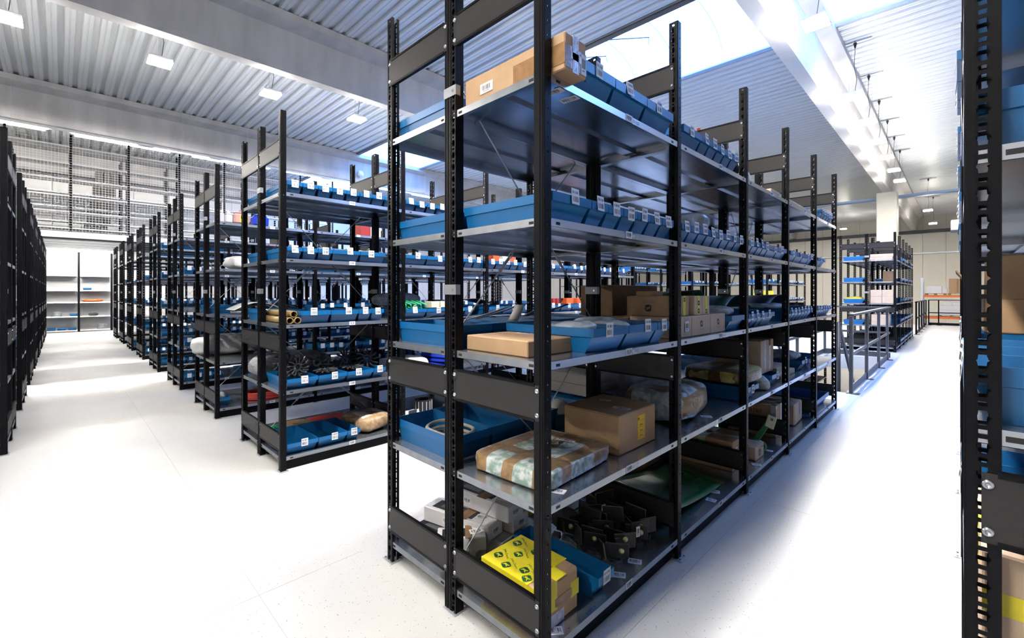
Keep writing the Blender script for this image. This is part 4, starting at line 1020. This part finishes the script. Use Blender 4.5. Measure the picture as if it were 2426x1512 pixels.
o, hx, hy, h = carton('red and white carton on the third rack top shelf', -5.86, -5.66, 2.82, 3.12, S5, S5 + .19, 'red_paint'); put('white_panel', MB().box(hx, hx + .001, .0, hy, .0, h * .8, 'paper').mesh('white_panel'), o)
# right-edge rack
o, hx, hy, h = carton('open brown carton on the right-edge rack middle shelf', .06, .40, 2.24, 2.60, S3 + .102, S3 + .22, 'card')
put('flap', MB().box(-hx, hx, -.002, .002, 0, .16, 'card').mesh('flap'), o, (0, -hy, h), (.5, 0, 0)); put('flap', MB().box(-.002, .002, -hy, hy, 0, .12, 'card').mesh('flap'), o, (-hx, 0, h), (0, -.6, 0))
carton('beige carton in the corner bin of the right-edge rack', .11, .20, 1.22, 1.36, S3 + .02, S3 + .14, 'card_pale')
o, hx, hy, h = carton('pale carton with yellow band under the right-edge rack bins', .03, .45, 1.215, 1.60, S2, S2 + .26, 'card_pale'); strap(o, hx, hy, h, 'x', 0, .05, 'tape_yellow', .1); put('tape', MB().box(-hx, hx, -hy - .001, -hy, .15, .19, 'tape_yellow').mesh('tape'), o)
lump('white paper wad in the low bin of the right-edge rack', (.35, .18, .12), (.27, 1.32, S1 + .07), 'white_bag', 0, 70, .02, .6, 'paper_wad', 'wrap')
lump('pale green bag on the right-edge rack, second bay', (.3, .2, .06), (.25, 2.9, S3 + .10), 'tape_pale', 0, 71, .02, .6, 'plastic_bag', 'bag')
o, hx, hy, h = carton('white box with a red corner jutting from the right-edge rack', -.035, .15, 3.62, 3.76, S4 + .098, S4 + .16, 'paper'); put('red_corner', MB().box(-hx - .001, -hx, .02, hy, 0, h * .5, 'red_paint').mesh('red_corner'), o)

# ------------------------------------------------------------------ main-aisle end: wall shelves, mezzanine and caged racks
wr = empty('wall_shelving', (-21.6, .45, 0)); tag(wr, 'white wall shelving closing the end of the main aisle', 'rack')
for y in (-.85, 0, .85): put('upright', MB().cbox(-.03, .03, -.03, .03, 0, 2.75, 'black_steel', .004).mesh('upright'), wr, (0, y, 0))
for y in (-.82, .03):
    for z in (.06, .54, 1.03, 1.44, 1.95): put('shelf', MB().box(-.5, .03, 0, .79, -.04, 0, 'lamp_white').mesh('shelf'), wr, (0, y, z))
put('back_panel', MB().box(-.53, -.51, -.85, .85, 0, 2.75, 'wall_white').mesh('back_panel'), wr)
def drum(label, y, z, r, h): tag(put('cable_drum', MB().lathe([(0, 0), (r, 0), (r, h * .2), (r * .9, h * .25), (r, h * .3), (r, h * .6), (r * .9, h * .65), (r, h * .7), (r, h), (0, h)], 'galv_dull', 16).mesh('cable_drum'), None, (-21.75, y, z)), label, 'drum')
drum('grey ribbed drum on the wall shelving, lower shelf', -.10, .541, .13, .16); drum('grey ribbed drum on the wall shelving floor shelf', 1.05, .061, .13, .18)
for i, (y, z) in enumerate(((-.32, .061), (-.08, .061), (.18, .061), (.22, .541), (.56, 1.441))):
    tag(put('storage_bin', bin_mesh(.22, .4, .08), None, (-21.58, y, z)), 'tiny blue bin on the wall shelving at the aisle end, %s' % ORD[i], 'bin', 'bins on the wall shelving')
lump('red strap heap on the wall shelving', (.25, .55, .09), (-21.75, .80, 1.031), 'orange_red', 0, 81, .04, .8, 'strap_heap', 'straps', freq=20)
lump('dark cloth on the wall shelving', (.25, .25, .09), (-21.75, .82, .541), 'cloth_dark', 0, 82, .03, .8, 'cloth_bundle', 'bundle')
pf = empty('mezzanine_platform', (-20.2, 0, 2.96)); tag(pf, 'mezzanine platform with line lights over the aisle end', 'platform')
put('deck_plate', MB().box(-2.3, 2.2, -8.5, 9.0, 0, .13, 'wall_white').mesh('deck_plate'), pf); put('fascia', MB().box(2.2, 2.24, -8.5, 9, -.05, .128, 'galv_dull').mesh('fascia'), pf)
for i, x in enumerate((1.9, 1.0, .1, -.8, -1.6)): put('light_line', MB().box(x - .03, x + .03, -.5, 1.6, -.03, -.001, 'line_glow').mesh('light_line'), pf); put('cross_beam', MB().box(x + .15, x + .25, -8.5, 9, -.10, -.002, 'dark_grey_steel').mesh('cross_beam'), pf)
MESHP = MB(); PW, PHH = 1.26, 2.70
for i in range(18): y = .07 * i + .03; MESHP.box(-.003, .003, y - .003, y + .003, 0, PHH, 'lamp_white')
for i in range(39): z = .07 * i; MESHP.box(.002, .006, 0, PW, z - .003, z + .003, 'lamp_white')
MESHP = MESHP.mesh('mesh_panel')
USG = MB().box(-.5, 0, .02, 1.24, -.035, 0, 'galvanised').mesh('shelf'); USH = MB().box(-.5, 0, .02, 1.24, -.035, 0, 'lamp_white').mesh('shelf'); UP = MB().cbox(-.03, .03, -.028, .028, 0, 2.76, 'black_steel', .004).mesh('upright')
for r, (xr, lb_) in enumerate(((-18.0, 'mesh-backed rack on the mezzanine edge'), (-20.4, 'rear rack on the mezzanine behind the mesh'))):
    ur = empty('mezzanine_rack', (xr, .213, 3.0905)); tag(ur, lb_, 'rack')
    for k in range(-5, 7):
        put('upright', UP, ur, (0, 1.26 * k, 0)); put('upright', UP, ur, (-.5, 1.26 * k, 0))
        if k == 6: continue
        if r == 0 : put('mesh_panel', MESHP, ur, (.034, 1.26 * k, .02))
        if not (r == 0 and k == 0) or 1:
            for z in (.12, .58, 1.04, 1.50, 1.96, 2.45): put('shelf', USH if r == 0 else USG, ur, (0, 1.26 * k, z))
for j in range(5):
    for q in range(3): carton('dark box behind the mezzanine mesh, %s level, %s along' % (ORD[j], ORD[q]), -20.85, -20.43, .55 + .2 * q + .07 * j, .73 + .2 * q + .07 * j, 3.0905 + (.12, .58, 1.04, 1.50, 1.96)[j], 3.0905 + (.12, .58, 1.04, 1.50, 1.96)[j] + .38, 'cloth_dark', c=.01, name='dark_box')

# ------------------------------------------------------------------ stair opening, railings, far end
def railing(label, pts, posts, h=1.03, m_='dark_grey_steel'):
    """pts: rail corner points; posts: positions"""
    r = empty('railing', (*posts[0], 0)); tag(r, label, 'railing'); ox, oy = posts[0]
    for x, y in posts:
        put('post', MB().cbox(-.02, .02, -.03, .03, 0, h, m_, .003).mesh('post'), r, (x - ox, y - oy, 0)); put('base_plate', MB().cbox(-.05, .09, -.05, .05, 0, .01, m_, .002).mesh('base_plate'), r, (x - ox, y - oy, 0))
    for a, b in zip(pts[:-1], pts[1:]):
        L = math.hypot(b[0] - a[0], b[1] - a[1]); an = math.atan2(b[1] - a[1], b[0] - a[0])
        for z0, z1, w_, nm in ((h, h + .03, .032, 'top_rail'), (.50, .54, .012, 'mid_rail'), (.012, .11, .006, 'toe_board')):
            put(nm, MB().box(-.02, L + .02, -w_, w_, z0, z1, m_).mesh(nm), r, (a[0] - ox, a[1] - oy, 0), (0, 0, an))
    return r
railing('grey steel railing around the stair opening', [(-1.02, 7.43), (-1.02, 12.0), (-2.12, 12.0), (-2.12, 7.5)], [(-1.02, 7.43), (-1.02, 8.84), (-1.02, 10.31), (-1.02, 11.66), (-2.12, 12.0), (-2.12, 9.6), (-2.12, 7.5)])
railing('dark railing along the far aisle edge', [(-.98, 19.4), (-.98, 25.45)], [(-.98, 19.4), (-.98, 20.9), (-.98, 22.4), (-.98, 23.9), (-.98, 25.4)], m_='black_steel')
railing('dark railing across the end of the far floor', [(-.9, 25.5), (6, 25.5)], [(-.9, 25.5), (-.6, 25.5), (.6, 25.5), (1.8, 25.5), (3, 25.5), (4.2, 25.5)], m_='black_steel')
st = empty('staircase', (-1.6, 7.5, -.02)); tag(st, 'steel staircase going down through the floor opening', 'stairs')
for s in (-1, 1):
    put('stringer', MB().prism([(0, -.25), (0, 0), (3.6, -3.0), (3.6, -3.08), (3.2, -3.08)], -.015, .015, 'dark_grey_steel').mesh('stringer'), st, (s * .43, 0, 0))
    put('handrail', MB().tube([(s * .43, .02, 0), (s * .43, .02, .95), (s * .43, 3.6, -2.05), (s * .43, 3.6, -3.0)], .022, 'dark_grey_steel', 8).mesh('handrail', True), st)
for i in range(14): put('tread', MB().box(-.42, .42, 0, .26, -.03, 0, 'galv_dull').mesh('tread'), st, (0, .05 + .25 * i, -.19 - .205 * i))
# lower-floor rack seen through the opening
lr = empty('lower_shelving', (-2.3, 10.2, -3.1)); tag(lr, 'rack on the floor below, seen through the stair opening', 'rack')
for y in (0, 1.0, 2.0, 3.0): put('upright', POST_O, lr, (0, y, 0))
for z in (.6, 1.2, 1.8, 2.4): put('shelf', shelf(.5, 3.0), lr, (0, 0, z))
# orange pallet racking
pr = empty('pallet_rack', (-1.35, 31, -3.099)); tag(pr, 'orange pallet racking against the far wall', 'rack')
for x in (0, 2.8, 5.6):
    for y in (0, 1.0): put('upright', MB().cbox(-.05, .05, -.04, .04, 0, 5.2, 'galv_dull', .004).mesh('upright'), pr, (x, y, 0))
for x in (0, 2.8):
    for z in (3.14, 4.22, 1.6):
        for y in (-.03, 1.0): put('beam', MB().cbox(.05, 2.75, -.03, .03, 0, .11, 'pallet_orange', .004).mesh('beam'), pr, (x, y, z))
        put('decking', MB().box(.05, 2.75, 0, .97, .09, .112, 'wood').mesh('decking'), pr, (x, 0, z))
ZB, ZA = -3.099 + 3.253, -3.099 + 4.333
def pal(label, x0, x1, z):
    o = empty('pallet', ((x0 + x1) / 2, 31.4, z)); tag(o, label, 'pallet'); w_ = (x1 - x0) / 2
    for y in (-.35, -.1, .15, .38): put('board', MB().box(-w_, w_, y - .06, y + .06, .07, .09, 'wood').mesh('board'), o)
    for x in (-w_ + .06, 0, w_ - .06): put('bearer', MB().box(x - .05, x + .05, -.4, .43, 0, .07, 'wood').mesh('bearer'), o)
pal('wooden pallet under the white boxes, upper orange beam', -1.25, -.45, ZA); pal('wooden pallet under the brown boxes, upper orange beam', -.40, .55, ZA); pal('wooden pallet on the lower orange beam', -.75, .2, ZB)
carton('white stacked load on the upper orange beam', -1.2, -.62, 31.1, 31.75, ZA + .091, ZA + .45, 'card_white'); carton('low white box beside the brown load', -.58, -.42, 31.1, 31.7, ZA + .091, ZA + .32, 'card_white')
o, hx, hy, h = carton('tall brown boxed load on the upper orange beam', -.36, .45, 31.05, 31.75, ZA + .091, ZA + .80, 'card'); strap(o, hx, hy, h, 'y', -.1, .05, 'tape_brown', h - .03)
for i, (x0, x1, z0, z1) in enumerate(((-.70, .1, .091, .33), (-.70, .1, .335, .56), (-.55, -.25, .565, .75), (-.2, .08, .565, .73))): carton('white box on the lower orange beam, %s' % ORD[i], x0, x1, 31.05, 31.7, ZB + z0, ZB + z1, 'card_white')
# goods on the rack beyond the railing
for i, (x0, x1, z0, z1) in enumerate(((-1.47, -1.06, .0005, .06), (-1.46, -1.05, .061, .13))): carton('flat pale carton on the top shelf beyond the railing, %s from the bottom' % ORD[i], x0, x1, 13.22, 14.1, S5 + z0, S5 + z1, 'card_pale')
for i, (x0, x1, z0, z1) in enumerate(((-1.46, -1.25, 0, .155), (-1.245, -1.03, 0, .155), (-1.46, -1.25, .156, .31), (-1.245, -1.03, .156, .31))): carton('%s pale carton on the middle shelf beyond the railing, %s' % (('left', 'right')[i % 2], ('lower', 'upper')[i // 2]), x0, x1, 13.23, 13.6, S3 + z0, S3 + z1, 'card_pale')
for i in range(3): carton('pale carton in the low stack beyond the railing, %s from the bottom' % ORD[i], -1.44, -1.12, 13.23, 13.6, S2 + .083 * i, S2 + .082 + .083 * i, 'card_pale')
carton('dark brown carton under the top shelf beyond the railing', -1.25, -1.05, 13.4, 13.75, S4 + .0, S4 + .24, 'card_dark')
for lv, nm in ((4, 'top'), (3, 'second-highest'), (2, 'middle'), (1, 'second-lowest')):
    tag(put('storage_bin', bin_mesh(.46, .40, .10), None, (-1.565, 13.215, LV[lv] + .001)), 'blue tray on the left of the %s shelf beyond the railing' % nm, 'bin')
tag(put('storage_bin', bin_mesh(.46, .40, .10), None, (-1.02, 13.225, S4 + .001)), 'blue tray on the right of the second-highest shelf beyond the railing', 'bin') if 0 else None
lump('yellow and white bags in the blue tray beyond the railing', (.36, .3, .13), (-1.79, 13.45, S3 + .02), 'yellow_plastic', 0, 91, .03, .7, 'plastic_bag', 'bag')
lump('grey bag on the lowest shelf beyond the railing', (.4, .3, .12), (-1.28, 13.5, S1 + .001), 'clear_bag', 0, 92, .03, .7, 'plastic_bag', 'bag')
for i in range(4): carton('yellow case stacked in the rear block, %s from the bottom' % ORD[i], -3.95, -3.62, 13.25, 13.85, S3 + .099 * 1 + .05 * i, S3 + .148 + .05 * i, 'yellow_plastic', name='yellow_case')
# ceiling services
tag(put('cable_tray', MB().box(XW0 + 4, XW1 - 1, 24.8, 25.1, 5.33, 5.34, 'cable_blue').box(XW0 + 4, XW1 - 1, 24.8, 24.81, 5.33, 5.44, 'cable_blue').box(XW0 + 4, XW1 - 1, 25.09, 25.1, 5.33, 5.44, 'cable_blue').mesh('cable_tray')), 'pale blue cable tray crossing under the far ceiling', 'cable tray')
so = empty('fire_sounder', (-5.66, 13.8, 6.36)); tag(so, 'small orange sounder hanging from the ceiling', 'sounder')
put('base', MB().lathe([(0, .06), (.05, .06), (.05, .02), (0, .02)], 'lamp_white', 12).mesh('base'), so); put('horn', MB().lathe([(0, .02), (.05, .02), (.06, -.06), (0, -.08)], 'orange_red', 12).mesh('horn', True), so)
wg = tag(put('wall_speaker', MB().lathe([(0, 0), (.12, 0), (.12, .03), (.05, .10), (0, .10)], 'lamp_white', 18).mesh('wall_speaker', True), None, (-15.74, 7.85, 5.75), (0, PI / 2, 0)), 'round white speaker on the third girder', 'speaker')

for i, yy in enumerate((-4.5, -1.5, 1.5, 4.5)):  # fill lights added to brighten the mezzanine level
    mz = empty('added_fill_light', (-19.4, yy, 6.2)); tag(mz, 'added fill light over the mezzanine, %s along' % ORD[i], 'lamp')
    put('housing', MB().cbox(-.05, .05, -1.2, 1.2, .03, .09, 'lamp_white', .006).mesh('housing'), mz); put('tube', MB().box(-.04, .04, -1.18, 1.18, 0, .03, 'line_glow').mesh('tube'), mz)
    for ss in (-1, 1): put('hanger', MB().box(-.01, .01, ss * .9 - .01, ss * .9 + .01, .09, DECK - 6.2 - .002, 'lamp_white').mesh('hanger'), mz)
